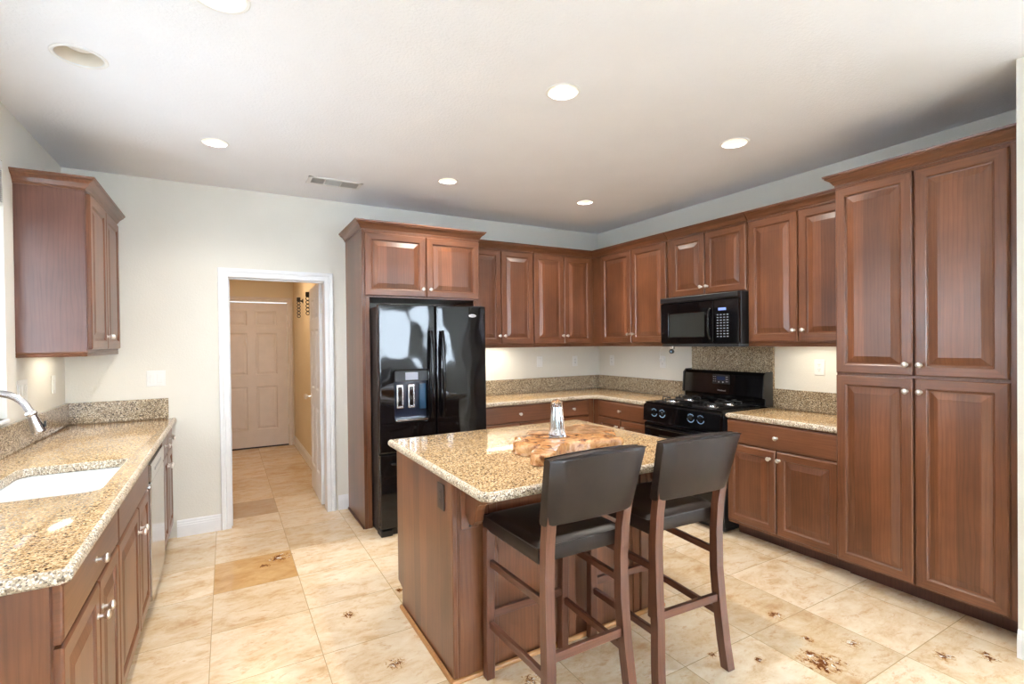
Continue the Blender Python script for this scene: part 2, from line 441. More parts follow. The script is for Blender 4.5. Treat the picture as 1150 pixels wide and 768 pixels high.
def drawer_front(parent, mp, hax, a0, a1, z0, z1, kn=True, name='drawer', th=.02):
    mb = MB(); pr = [(0, 0), (0, th-.006), (.003, th-.0025), (.009, th)]
    rs = [[mp(a0+i, h, z0+i), mp(a1-i, h, z0+i), mp(a1-i, h, z1-i), mp(a0+i, h, z1-i)] for i, h in pr]
    mb.rings(rs, True, True, True, 0, hax)
    d = mb.build(name, [M['wood']], parent)
    if kn: knob(d, mp, (a0+a1)/2, (z0+z1)/2, th)
    return d
CROWN = [(0, 0), (.006, 0), (.006, .010), (.012, .014), (.016, .022), (.026, .036), (.040, .046), (.046, .050), (.046, .056), (.054, .060), (.056, .070), (0, .070)]
RAIL = [(0, 0), (0, .030), (.016, .030), (.016, .026), (.020, .020), (.016, .014), (.020, .008), (.016, 0)]

# ================================================================== ROOM
XL, XR, YB, ZC = -.985, 3.82, 4.603, 2.73
YN = -3.2; XE = 5.5
T = .12
def bx(*a, **k): return MB().box(*a, **k)
fl = MB().box(XL-.2, XE+.2, YN-.2, 8.3, -.1, 0); struct('floor', fl, M['floor'])
CANS = [(-.535, 2.814, .100), (-.042, 3.608, .078), (-.002, 2.085, .100), (1.494, 2.060, .088), (2.847, 2.067, .088), (1.516, 3.618, .078), (2.842, 3.596, .078)]
_c = MB(); _c.slab([(XL-.2, YN-.2), (XE+.2, YN-.2), (XE+.2, YB+T), (XL-.2, YB+T)], ZC, ZC+.16, 0, [[(x+rr*.86*math.cos(2*math.pi*j/36), y+rr*.86*math.sin(2*math.pi*j/36)) for j in range(36)] for x, y, rr in CANS], hr=0)
struct('ceiling', _c, M['ceil'])
DX0, DX1, DZ = .021, .752, 2.017
wb = MB(); wb.box(XL-T, DX0-.012, YB, YB+T, 0, ZC); wb.box(DX1+.012, XR+T, YB, YB+T, 0, ZC); wb.box(DX0-.012, DX1+.012, YB, YB+T, DZ+.012, ZC)
struct('wall_back', wb, M['wall'])
WY0, WY1, WZ0, WZ1 = 1.90, 3.53, 1.105, 2.43
wl = MB(); wl.box(XL-T, XL, YN, WY0, 0, ZC); wl.box(XL-T, XL, WY1, YB, 0, ZC); wl.box(XL-T, XL, WY0, WY1, 0, WZ0); wl.box(XL-T, XL, WY0, WY1, WZ1, ZC)
struct('wall_left', wl, M['wall'])
struct('wall_right', bx(XR, XR+T, .83, YB, 0, ZC), M['wall'])
WRX = 3.135
struct('wall_return', bx(WRX, XE, .68, .829, 0, ZC), M['wall'])
# family room behind the camera
wf = MB(); wf.box(XL, -.6, YN-T, YN, 0, ZC); wf.box(1.5, 2.75, YN-T, YN, 0, ZC); wf.box(4.5, XE, YN-T, YN, 0, ZC)
wf.box(-.6, 1.5, YN-T, YN, 0, .75); wf.box(-.6, 1.5, YN-T, YN, 2.25, ZC); wf.box(2.75, 4.5, YN-T, YN, 2.35, ZC); wf.box(2.75, 4.5, YN-T, YN, 0, .95); wf.box(3.88, 4.12, YN-T, YN, .95, 2.35)
struct('wall_front', wf, M['wall'])
we = MB(); we.box(XE, XE+T, YN, -2.6, 0, ZC); we.box(XE, XE+T, -.2, .68, 0, ZC); we.box(XE, XE+T, -2.6, -.2, 0, .75); we.box(XE, XE+T, -2.6, -.2, 2.25, ZC)
struct('wall_east', we, M['wall'])
def win_frame(name, pts, depth_axis, d0, d1):
    mb = MB()
    a0, a1, z0, z1, mull = pts
    for (p, q, r_, s_) in [(a0, a1, z0, z0+.05), (a0, a1, z1-.05, z1), (a0, a0+.05, z0+.05, z1-.05), (a1-.05, a1, z0+.05, z1-.05)]+[(x-.03, x+.03, z0+.05, z1-.05) for x in mull]:
        if depth_axis == 'y': mb.box(p, q, d0, d1, r_, s_, .004)
        else: mb.box(d0, d1, p, q, r_, s_, .004)
    o = struct(name, mb, M['trim'])
    g = MB()
    mid = (d0+d1)/2
    if depth_axis == 'y': g.box(a0+.05, a1-.05, mid-.003, mid+.003, z0+.05, z1-.05)
    else: g.box(mid-.003, mid+.003, a0+.05, a1-.05, z0+.05, z1-.05)
    g.build('window_pane', M['winglass'], o)
    return o
win_frame('window_2', (-.6, 1.5, .75, 2.25, [.45]), 'y', YN-.09, YN-.03)
win_frame('window_5', (4.12, 4.5, .95, 2.35, [])  , 'y', YN-.09, YN-.03)
win_frame('window_3', (2.75, 3.88, .95, 2.35, []), 'y', YN-.09, YN-.03)
win_frame('window_4', (-2.6, -.2, .75, 2.25, [-1.4]), 'x', XE+.03, XE+.09)
win_frame('window_1', (WY0, WY1, WZ0, WZ1, [2.72]), 'x', XL-.085, XL-.035)
# hall beyond the doorway
HX = .866; HY = 7.95
struct('wall_hall_right', bx(HX, HX+.1, YB+T, HY+.12, 0, 2.6), M['hallw'])
struct('wall_hall_left', bx(-.55, -.45, YB+T, HY+.12, 0, 2.6), M['hallw'])
wh_ = MB(); wh_.box(-.45, -.16, HY, HY+.12, 0, 2.6); wh_.box(.785, HX, HY, HY+.12, 0, 2.6); wh_.box(-.16, .785, HY, HY+.12, 2.085, 2.6)
struct('wall_hall_far', wh_, M['hallw'])
struct('ceiling_hall', bx(-.55, HX+.1, YB+T, HY+.12, 2.6, 2.7), M['hallw'])

# baseboards (profiled)
BB = [(0, 0), (.016, 0), (.016, .085), (.013, .092), (.013, .100), (.009, .106), (.007, .118), (.003, .126), (0, .128)]
def baseboard(name, path): struct(name, MB().sweep([(a, b) for a, b in BB], path), M['trim'])
baseboard('baseboard_back_left', [(-.345, YB, 0), (-.052, YB, 0)])
baseboard('baseboard_back_right', [(.845, YB, 0), (.932, YB, 0)])
baseboard('baseboard_right', [(WRX-0, .829, 0), (WRX, .68, 0)])
baseboard('baseboard_hall_right', [(HX, HY, 0), (HX, YB+T, 0)])
baseboard('baseboard_hall_far', [(.785+.065, HY, 0), (HX, HY, 0)])
# door casing of the doorway
CS = [(0, 0), (0, .010), (.006, .014), (.030, .016), (.034, .012), (.040, .012), (.046, .020), (.066, .022), (.071, .018), (.072, 0)]
def casing(name, x0, x1, z1, yf, mt, s=-1, w=1.0):
    mb = MB(); rs = []
    for (x, z, dx, dz) in ((x0, 0, -1, 0), (x0, z1, -1, 1), (x1, z1, 1, 1), (x1, 0, 1, 0)):
        rs.append([(x+dx*a*w, yf+s*b, z+dz*a*w) for a, b in CS])
    mb.rings(rs, True, True, True); return struct(name, mb, mt)
casing('trim_1', DX0, DX1, DZ, YB, M['trim'])
jm = MB(); jm.box(DX0-.012, DX0, YB-.004, YB+T+.004, 0, DZ+.012, .001); jm.box(DX1, DX1+.012, YB-.004, YB+T+.004, 0, DZ+.012, .001); jm.box(DX0, DX1, YB-.004, YB+T+.004, DZ, DZ+.012, .001)
jm.box(DX0, DX0+.010, YB+.05, YB+.08, 0, DZ-.0); jm.box(DX0+.01, DX1, YB+.05, YB+.08, DZ-.010, DZ)
struct('trim_2', jm, M['trim'])
casing('trim_3', -.16, .785, 2.085, HY, M['hdoor'], -1, .9)
# window trim + sill
struct('trim_4', MB().box(XL-.10, XL+.012, WY0-.0, WY1, WZ0-.022, WZ0, .004), M['trim'])

def six_panel(name, w, h, mt, mpf, th=.035, parent=None):
    """door leaf with six raised panels on both faces; local a 0..w, z 0..h, n 0..th"""
    mb = MB()
    cols = [(.11*w/.76, w/2-.05), (w/2+.05, w-.11*w/.76)]
    rows = [(.24, .86), (1.02, 1.60), (1.70, 1.90)] if h < 2.05 else [(.24, .86), (1.02, 1.62), (1.72, 1.94)]
    xs = sorted({0, w, *[c for q in cols for c in q]}); zs = sorted({0, h, *[c for q in rows for c in q]})
    for side in (0, 1):
        nf = lambda d: th-d if side else d
        for i in range(len(xs)-1):
            for j in range(len(zs)-1):
                x0, x1, z0, z1 = xs[i], xs[i+1], zs[j], zs[j+1]
                if (x0, x1) in cols and (z0, z1) in rows:
                    pr = [(0, 0), (.006, .002), (.014, .010), (.024, .010), (.048, .002), (.05, .002)]
                    rs = [[mpf(x0+a, nf(d), z0+a), mpf(x1-a, nf(d), z0+a), mpf(x1-a, nf(d), z1-a), mpf(x0+a, nf(d), z1-a)] for a, d in pr]
                    mb.rings(rs, False, True)
                else:
                    mb.add([mpf(x0, nf(0), z0), mpf(x1, nf(0), z0), mpf(x1, nf(0), z1), mpf(x0, nf(0), z1)], [(0, 1, 2, 3)])
    for a, b_ in (((0, 0), (0, h)), ((w, 0), (w, h))):
        mb.add([mpf(a[0], 0, a[1]), mpf(a[0], th, a[1]), mpf(b_[0], th, b_[1]), mpf(b_[0], 0, b_[1])], [(0, 1, 2, 3)])
    for z in (0, h):
        mb.add([mpf(0, 0, z), mpf(w, 0, z), mpf(w, th, z), mpf(0, th, z)], [(0, 1, 2, 3)])
    return mb.build(name, mt, parent)
# far hall door (closed, hinged right)
d1 = six_panel('door_1', .935, 2.05, M['hdoor'], lambda a, n, z: (-.155+a, HY+.02+n, z+.02)); d1['kind'] = 'structure'
for z in (.35, 1.15, 1.85):
    MB().tube([(.783, HY+.012, z-.045), (.783, HY+.012, z+.045)], .007, 8).build('hinge', M['nickel'], d1)
struct('trim_5', MB().box(-.155, .782, HY+.015, HY+.06, 0, .018, .003), M['blackm'])
# the open white door, swung into the hall
ang = R(88.8)
dv = Vector((math.cos(ang), math.sin(ang), 0)); nv = Vector((-dv.y, dv.x, 0))
hp = Vector((.7703, 4.790, .012))
dm = lambda a, n, z: tuple(hp+dv*a+nv*(n-.0)+Vector((0, 0, z)))
d2 = six_panel('door_2', .70, 2.015, M['trim'], dm); d2['kind'] = 'structure'
kb = MB()
for sg, n0 in ((1, .035), (-1, 0)):
    kb.lathe([(.030, 0), (.030, .004), (.012, .008), (.010, .030), (.018, .038), (.027, .050), (.027, .060), (.018, .070), (.002, .073)], 18,
         lambda x, y, w, sg=sg, n0=n0: dm(.645+x, n0+sg*w, .93+y))
kb.build('door_handle', M['nickel'], d2, True)
for z in (.22, 1.02, 1.78):
    hm = MB(); hm.tube([dm(-.006, -.004, z-.045), dm(-.006, -.004, z+.045)], .007, 8); hm.box(-.0015, .0, .0, .032, z-.045, z+.045, 0, mp=dm)
    hm.box(DX1-.002, DX1-.0002, YB+.09, YB+.121, z-.033, z+.057)
    hm.build('hinge', M['white'], d2, True)

# ================================================================== CABINETS
def crown(root, path, z, **k):
    MB().sweep([(a, z+b-path[0][2]) for a, b in CROWN], path, **k).build('crown_moulding', M['wood'], root)
def rail(root, path, z, **k):
    MB().sweep([(a-.018, z+b-path[0][2]) for a, b in RAIL], path, **k).build('light_rail', M['wood'], root)
ZU0, ZU1 = 1.445, 2.375      # upper cabinet box
G = .0015
# --- back uppers (face y = 4.30 box, doors to 4.28)
YF = 4.30
XFR = 3.50
def upper_back(x0, x1, d, label, last=False):
    r = thing('upper_cabinet', label, 'cabinet', ((x0+x1)/2, YB, ZU0), 'cherry wall cabinets on the back wall')
    MB().box(x0+G, XR-.001 if last else x1-G, YF, YB-.001, ZU0, ZU1).build('body', M['wood'], r)
    for (a, b, k) in d: raised_door(r, face_ny(YF), 'x', a, b, 1.452, 2.366, (k, 1.531))
    xe = XFR if last else x1-G; dn = dict(dnext=(0, -1, 0)) if last else {}
    crown(r, [(x0+G, YF-.0, 0), (xe, YF, 0)], ZU1, **dn) ; rail(r, [(x0+G, YF, 0), (xe, YF, 0)], ZU0-.030, **dn)
    return r
XF = 3.50+.0   # right upper box face; doors to 3.48
upper_back(1.962, 2.714, [(1.985, 2.338, 2.314), (2.345, 2.708, 2.372)], 'two-door cherry wall cabinet beside the fridge cabinet, above the back counter')
# corner unit
ru = upper_back(2.716, XFR-.001, [(2.722, 3.092, 3.068), (3.099, 3.455, 3.123)], 'two-door cherry wall cabinet on the back wall next to the room corner', True)
# --- right uppers
def upper_right(y0, y1, z0, d, label, zk, z_d0, railit=True, ycut=None):
    r = thing('upper_cabinet', label, 'cabinet', (XR, (y0+y1)/2, z0), 'cherry wall cabinets on the right wall')
    MB().box(XFR, XR-.001, y0+G, y1-G, z0, ZU1).build('body', M['wood'], r)
    for (a, b, k) in d: raised_door(r, face_nx(XFR), 'y', -b, -a, z_d0, 2.366, (-k, zk))
    ye = ycut if ycut else y1-G
    dn = dict(dprev=(1, 0, 0)) if ycut else {}
    crown(r, [(XFR, ye, 0), (XFR, y0+G, 0)], ZU1, **dn)
    if railit: rail(r, [(XFR, ye, 0), (XFR, y0+G, 0)], z0-.030, **dn)
    return r
upper_right(3.235, 4.2995, ZU0, [(3.70, 4.145, 3.726), (3.245, 3.692, 3.660)], 'two-door cherry wall cabinet in the corner, left of the microwave', 1.535, 1.452, True, 4.2999)
upper_right(2.433, 3.233, 1.848, [(2.826, 3.18, 2.850), (2.44, 2.818, 2.792)], 'short two-door cherry wall cabinet directly above the microwave', 1.916, 1.852, False)
upper_right(1.668, 2.431, ZU0, [(2.042, 2.418, 2.064), (1.675, 2.034, 1.998)], 'two-door cherry wall cabinet between the microwave and the tall pantry', 1.531, 1.452)
# --- pantry
PX = 3.24
p = thing('pantry_cabinet', 'floor-to-crown cherry pantry cabinet with four raised-panel doors', 'cabinet', (XR, 1.25, 0))
MB().box(PX, XR-.001, .832, 1.657, .115, 2.39).build('body', M['wood'], p)
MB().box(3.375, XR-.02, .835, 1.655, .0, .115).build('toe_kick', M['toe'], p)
for (a, b, k) in ((1.264, 1.654, 1.291), (.880, 1.254, 1.227)):
    raised_door(p, face_nx(PX), 'y', -b, -a, 1.262, 2.372, (-k, 1.322)); raised_door(p, face_nx(PX), 'y', -b, -a, .128, 1.247, (-k, 1.177))
crown(p, [(3.435, 1.657, 0), (PX, 1.657, 0), (PX, .832, 0)], 2.388)
# --- left upper
LX = -.685
lu = thing('upper_cabinet', 'two-door cherry wall cabinet on the left wall beside the window', 'cabinet', (XL, 4.13, ZU0))
MB().box(XL+.001, LX, 3.662, YB-.001, ZU0, ZU1-.02).build('body', wood('side_wood_shaded', lin(98, 60, 46), False, 1.1, .4), lu)  # darker copy of the cabinet wood: the side's shade is in the colour
for (a, b, k) in ((3.69, 4.125, 4.10), (4.135, 4.565, 4.16)): raised_door(lu, face_px(LX), 'y', a, b, 1.455, 2.345, (k, 1.535))
crown(lu, [(LX, YB-.002, 0), (LX, 3.662, 0), (XL+.001, 3.662, 0)][::-1] and [(XL+.001, 3.662, 0), (LX, 3.662, 0), (LX, YB-.002, 0)], ZU1-.02)
rail(lu, [(XL+.001, 3.662, 0), (LX, 3.662, 0), (LX, YB-.002, 0)], ZU0-.030)
# --- fridge cabinet
fc = thing('fridge_cabinet', 'tall cherry surround with two doors above the black fridge', 'cabinet', (1.45, YB, 0))
FY = 4.0
MB().box(.935, .960, FY, YB-.001, .0, 2.375, .001).build('side_panel', M['panel'], fc)
MB().box(1.935, 1.960, FY, YB-.001, .0, 2.375, .001).build('side_panel', M['panel'], fc)
MB().box(.9605, 1.9345, FY, YB-.001, 1.84, 2.375).build('body', M['wood'], fc)
MB().box(.961, .994, FY, FY+.02, 0, 1.839, .001).build('stile', M['wood'], fc); MB().box(1.906, 1.934, FY, FY+.02, 0, 1.839, .001).build('stile', M['wood'], fc)
raised_door(fc, face_ny(FY), 'x', .955, 1.459, 1.852, 2.352, (1.431, 1.918)); raised_door(fc, face_ny(FY), 'x', 1.468, 1.955, 1.852, 2.352, (1.497, 1.918))
crown(fc, [(.935, YB-.002, 0), (.935, FY, 0), (1.960, FY, 0), (1.960, 4.20, 0)], 2.375)
MB().box(.9215, .9345, FY+.0, YB-.02, 0, .018, .006).build('shoe_moulding', M['toe'], fc)

# --- base cabinets
CT, CB = .922, .884
def base_body(r, mp, a0, a1, depth, toe=.105, rec=.12):
    MB().box(a0, a1, -depth, 0, toe, CB-.001, mp=mp).build('body', M['wood'], r)
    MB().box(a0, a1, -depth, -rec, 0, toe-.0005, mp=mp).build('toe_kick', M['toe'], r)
BX = 3.27
mpR = face_nx(BX); mpB = face_ny(4.03)
# right of range
rb = thing('base_cabinet', 'cherry base cabinet with one drawer and two doors between range and pantry', 'cabinet', (XR, 2.06, 0))
base_body(rb, mpR, -2.447, -1.6595, XR-BX-.002)
drawer_front(rb, mpR, 'y', -2.442, -1.664, .712, .872)
raised_door(rb, mpR, 'y', -2.442, -2.068, .128, .700, (-2.105, .643)); raised_door(rb, mpR, 'y', -2.058, -1.664, .128, .700, (-2.035, .643))
# left of range
ra = thing('base_cabinet', 'cherry base cabinet with one drawer and two doors left of the range', 'cabinet', (XR, 3.6, 0))
base_body(ra, mpR, -4.029, -3.272, XR-BX-.002)
drawer_front(ra, mpR, 'y', -3.935, -3.280, .722, .872); raised_door(ra, mpR, 'y', -3.935, -3.615, .128, .712, (-3.655, .643)); raised_door(ra, mpR, 'y', -3.605, -3.280, .128, .712, (-3.57, .643))
# back wall
c1 = thing('base_cabinet', 'cherry base cabinet on the back wall beside the black fridge', 'cabinet', (2.37, YB, 0))
base_body(c1, mpB, 1.962, 2.788, YB-4.03-.002)
drawer_front(c1, mpB, 'x', 1.97, 2.782, .722, .872); raised_door(c1, mpB, 'x', 1.97, 2.372, .128, .712, (2.34, .643)); raised_door(c1, mpB, 'x', 2.382, 2.782, .128, .712, (2.412, .643))
c2 = thing('base_cabinet', 'narrow one-drawer cherry base cabinet next to the inside corner of the counter', 'cabinet', (3.0, YB, 0))
base_body(c2, mpB, 2.790, 3.267, YB-4.03-.002)
drawer_front(c2, mpB, 'x', 2.798, 3.188, .722, .872); raised_door(c2, mpB, 'x', 2.798, 3.188, .128, .712, (3.15, .643))
# left run; face x = LBX, depth to wall
LBX = -.385
mpL = face_px(LBX)
l1 = thing('base_cabinet', 'cherry base cabinet at the near end of the sink counter', 'cabinet', (XL, 2.0, 0))
base_body(l1, mpL, 1.645, 2.398, LBX-XL-.002)
MB().box(XL+.002, LBX-.0, 1.627, 1.644, .0, CB-.001, .001).build('end_panel', M['panel'], l1)
drawer_front(l1, mpL, 'y', 1.652, 2.393, .722, .872); raised_door(l1, mpL, 'y', 1.652, 2.060, .12, .712, (2.030, .612)); raised_door(l1, mpL, 'y', 2.068, 2.393, .12, .712, (2.10, .612))
l2 = thing('sink_cabinet', 'cherry sink base with plain false front and two doors under the white sink', 'cabinet', (XL, 2.83, 0))
sk = MB(); sk.box(2.400, 2.412, -(LBX-XL-.002), -.0255, .105, CB-.001, mp=mpL); sk.box(3.246, 3.258, -(LBX-XL-.002), -.0255, .105, CB-.001, mp=mpL); sk.box(2.4125, 3.2455, -(LBX-XL-.002), -.0255, .105, .125, mp=mpL); sk.box(2.400, 3.258, -.025, 0, .105, CB-.001, mp=mpL); sk.build('body', M['wood'], l2)
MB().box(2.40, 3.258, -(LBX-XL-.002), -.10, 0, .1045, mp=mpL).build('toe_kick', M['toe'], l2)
drawer_front(l2, mpL, 'y', 2.405, 3.252, .722, .872, False, 'false_front'); raised_door(l2, mpL, 'y', 2.405, 2.898, .12, .712, (2.868, .605)); raised_door(l2, mpL, 'y', 2.906, 3.252, .12, .712, (2.936, .605))
l3 = thing('base_cabinet', 'cherry base cabinet at the far end of the sink counter past the dishwasher', 'cabinet', (XL, 4.25, 0))
base_body(l3, mpL, 3.885, YB-.002, LBX-XL-.002)
drawer_front(l3, mpL, 'y', 3.892, 4.232, .722, .872); drawer_front(l3, mpL, 'y', 4.240, 4.585, .722, .872)
raised_door(l3, mpL, 'y', 3.892, 4.232, .12, .712, (4.205, .63)); raised_door(l3, mpL, 'y', 4.240, 4.585, .12, .712, (4.268, .63))
# dishwasher
dw = thing('dishwasher', 'steel dishwasher with dark pocket handle between the left base cabinets', 'dishwasher', (XL, 3.57, 0))
MB().box(3.264, 3.880, -.56, -.003, .10, CB-.004, mp=mpL).build('body', M['blackm'], dw)
MB().box(3.268, 3.876, -.56, -.06, 0, .099, mp=mpL).build('toe_panel', M['blackm'], dw)
MB().box(3.266, 3.878, -.002, .028, .105, .735, .004, mp=mpL).build('door', M['dw'], dw)
cp = MB(); cp.box(3.266, 3.878, -.002, .030, .742, .835, .004, mp=mpL); cp.box(3.266, 3.878, -.002, .012, .835, .872, .002, mi=1, mp=mpL)
cpo = cp.build('control_panel', [M['dw'], M['blackm']], dw)
MB().box(3.42, 3.72, .026, .031, .775, .792, .001, mp=mpL).build('display', M['black'], cpo)

# ================================================================== COUNTERS
def ellipse_corner(cx, cy, r, a0, a1, n=6): return [(cx+r*math.cos(R(a0+(a1-a0)*i/n)), cy+r*math.sin(R(a0+(a1-a0)*i/n))) for i in range(n+1)]
GR = [M['granite'], M['edge']]
c = MB(); c.slab([(1.964, YB-.001), (1.964, 3.985), (3.245-.09, 3.985)]+ellipse_corner(3.155, 3.895, .09, 90, 0)+[(3.245, 3.268), (XR-.001, 3.268), (XR-.001, YB-.001)], CB, CT, .017, mi=0, mi_edge=1)
tag(c.build('countertop', GR, None, True), 'L-shaped tan granite countertop in the corner between fridge and range', 'countertop')
c = MB(); c.slab([(XR-.001, 1.659), (XR-.001, 2.452), (3.245, 2.452), (3.245, 1.659)], CB, CT, .017, mi=0, mi_edge=1)
tag(c.build('countertop', GR, None, True), 'short tan granite countertop between the range and the pantry', 'countertop')
def rrect(x0, x1, y0, y1, r, n=5):
    return ellipse_corner(x0+r, y0+r, r, 180, 270, n)+ellipse_corner(x1-r, y0+r, r, 270, 360, n)+ellipse_corner(x1-r, y1-r, r, 0, 90, n)+ellipse_corner(x0+r, y1-r, r, 90, 180, n)
SX0, SX1, SY0, SY1 = -.815, -.425, 2.432, 3.055
hole = ellipse_corner(SX0+.05, SY0+.05, .05, 180, 270)+ellipse_corner(SX1-.05, SY0+.05, .05, 270, 360)+ellipse_corner(SX1-.02, SY1-.02, .02, 0, 90)+ellipse_corner(SX0+.05, SY1-.05, .05, 90, 180)
c = MB(); c.slab([(XL+.001, YB-.001), (XL+.001, 1.605)]+[(-.36, 1.605), (-.338, 1.622), (-.338, YB-.001)], CB, CT, .017, [hole], mi=0, mi_edge=1)
tag(c.build('countertop', GR, None, True), 'tan granite countertop under the window with the white sink', 'countertop')
# sink
sk = MB(); rs = []
for d, z in ((-.015, CB-.0015), (-.015, CB-.014), (.0, CB-.014), (.004, CB-.05), (.012, CB-.17), (.03, CB-.205), (.09, CB-.215)):
    rs.append([(x, y, z) for x, y in rrect(SX0+d, SX1-d, SY0+d, SY1-d, .06)])
rin = [[(x, y, z) for x, y in rrect(SX0+d, SX1-d, SY0+d, SY1-d, .055)] for d, z in ((-.015, CB-.0015), (.004, CB-.0015), (.010, CB-.05), (.018, CB-.16), (.05, CB-.195), (.12, CB-.20))]
sk.rings(rs, False, True); sk.rings(rin, False, True)
so = sk.build('sink', M['porcelain'], None, True); tag(so, 'white undermount kitchen sink set into the left granite counter', 'sink')
MB().lathe([(.04, CB-.1995), (.04, CB-.197), (.03, CB-.197), (.028, CB-.199)], 20, lambda x, y, z: (-.615+x, 2.72+y, z)).build('drain', M['steel'], so)
# faucet
fa = thing('faucet', 'brushed steel pull-down gooseneck faucet behind the white sink', 'faucet', (-.90, 2.72, CT))
MB().lathe([(.030, CT+.0005), (.030, CT+.006), (.024, CT+.012), (.021, CT+.06), (.018, CT+.10)], 20, lambda x, y, z: (-.90+x, 2.72+y, z)).build('base', M['steel'], fa, True)
pts = [(-.90, 2.72, CT+.09), (-.90, 2.72, 1.16)]
for i in range(0, 15):
    a = R(180-160*i/14); pts.append((-.795+.105*math.cos(a), 2.72, 1.185+.105*math.sin(a)))
pts.append((-.688, 2.72, 1.205))
MB().tube(pts, .0135, 14).build('spout', M['steel'], fa, True)
hd = MB(); q0 = Vector((-.690, 2.72, 1.210)); qd = Vector((.30, 0, -1)).normalized()
hd.tube([q0, q0+qd*.004, q0+qd*.006, q0+qd*.012, q0+qd*.014, q0+qd*.02, q0+qd*.085, q0+qd*.092], [.0145, .018, .0195, .0195, .018, .0165, .0245, .022], 18)
hdo = hd.build('spray_head', M['steel'], fa, True)
MB().box(-.662+.012, -.662+.02, 2.712, 2.728, 1.145, 1.170, .003).build('button', M['blackm'], hdo)
MB().tube([(-.90, 2.74, CT+.055), (-.90, 2.79, CT+.075), (-.90, 2.84, CT+.10)], [.008, .007, .006], 10).build('lever', M['steel'], fa, True)
# splashes
SP = [M['granite_s']]
def splash(x0, x1, y0, y1, z1, label):
    tag(MB().box(x0, x1, y0, y1, CT+.0005, z1, .002).build('backsplash', SP), label, 'backsplash', None)
ZS = 1.074
splash(1.964, XR-.022, YB-.022, YB-.001, ZS, 'speckled granite backsplash strip on the back wall right of the fridge')
splash(XR-.022, XR-.001, 3.232, YB-.001, ZS, 'speckled granite backsplash strip on the right wall left of the range')
splash(XR-.022, XR-.001, 1.659, 2.423, ZS, 'speckled granite backsplash strip between the range and the pantry')
splash(XR-.022, XR-.001, 2.4245, 3.2305, 1.408, 'tall speckled granite backsplash panel behind the range')
splash(XL+.001, XL+.021, 1.61, YB-.001, ZS, 'speckled granite backsplash strip on the left wall under the window')
splash(XL+.0215, -.385, YB-.021, YB-.001, ZS, 'speckled granite backsplash strip on the back wall above the left counter end')

# ================================================================== ISLAND
IX0, IX1, IY0, IY1 = .835, 2.09, 2.0, 2.79
isl = thing('kitchen_island', 'cherry wood kitchen island base with corbels, under the square granite top', 'island', (1.46, 2.4, 0))
ib = MB(); ib.box(IX0+.018, IX1, IY0+.02, IY1, .105, CB-.001); ib.box(IX0+.018, IX1, IY0+.02, IY1-.075, 0, .104); ib.build('body', M['wood'], isl)
# left end panel with toe notch
ep = MB(); ep.slab([(IY0, 0), (IY1-.075, 0), (IY1-.075, .105), (IY1, .125), (IY1, CB-.001), (IY0, CB-.001)], 0, .017, 0, mp=lambda a, b, n: (IX0+n, a, b), g='z')
ep.build('end_panel', M['panel'], isl)
fp = MB(); fp.box(IX0+.0175, 1.005, IY0-.012, IY0+.0195, 0, CB-.001, .003);
fp.box(IX0-.003, IX0+.02, IY0-.014, IY0+.012, 0, CB-.001, .004)
fp.box(.862, .866, IY0-.0145, IY0-.012, 0, CB-.001); 
fp.build('post', M['wood'], isl)
MB().box(1.93, IX1, IY0-.012, IY0+.0195, 0, CB-.001, .003).build('post', M['wood'], isl)
pn = MB(); pn.box(1.006, 1.929, IY0+.004, IY0+.0195, 0, CB-.001)
pn.build('back_panel', M['panel'], isl)
for x in (1.012, 1.45, 1.88): MB().box(x, x+.045, IY0-.004, IY0+.0035, .0, CB-.001, .003).build('batten', M['wood'], isl)
sm = MB(); sm.sweep([(0, 0), (.014, 0), (.014, .008), (.010, .015), (.003, .018), (0, .018)], [(IX0-.0035, IY1-.075, 0), (IX0-.0035, IY0-.0145, 0), (IX1, IY0-.0145, 0)][::-1][::-1])
sm.build('shoe_moulding', M['oak'], isl)
def corbel(x):
    prof = [(0, CB-.002), (-.215, CB-.002), (-.218, CB-.035), (-.205, CB-.058), (-.175, CB-.072), (-.14, CB-.078), (-.118, CB-.092), (-.104, CB-.115), (-.098, CB-.14), (-.09, CB-.165), (-.07, CB-.186), (-.045, CB-.192), (-.028, CB-.182), (-.014, CB-.165), (0, CB-.165)]
    mb = MB(); mb.slab([(y, z) for y, z in prof], x-.021, x+.021, .003, mp=lambda a, b, n: (n, IY0-.024+a, b), g='z')
    mb.box(x-.042, x+.042, IY0-.0235, IY0-.0125, CB-.225, CB-.002, .003)
    o = mb.build('corbel', M['wood'], isl)
    MB().lathe([(.006, 0), (.006, .002), (.003, .004)], 10, lambda a, b, w: (x+a, IY0-.0235-w, CB-.212+b)).build('screw', M['blackm'], o)
corbel(.912); corbel(2.01)
# drawers and doors on the far side of the island (towards the sink wall light)
mpI = lambda a, n, z: (-a, IY1+n, z)
for a0, a1 in ((-2.08, -1.67), (-1.66, -1.26), (-1.25, -.85)):
    drawer_front(isl, mpI, 'x', a0, a1, .722, .872); raised_door(isl, mpI, 'x', a0, a1, .13, .712, (a0+.04, .64))
tp = MB()
tp.slab(ellipse_corner(.79+.055, 1.60+.055, .055, 180, 270)+ellipse_corner(2.135-.05, 1.60+.05, .05, 270, 360)+ellipse_corner(2.135-.02, 2.825-.02, .02, 0, 90)+ellipse_corner(.79+.02, 2.825-.02, .02, 90, 180), CB, CT, .0185, mi=0, mi_edge=1, seg=5)
tag(tp.build('island_countertop', GR, None, True), 'square polished tan granite top of the kitchen island', 'countertop')

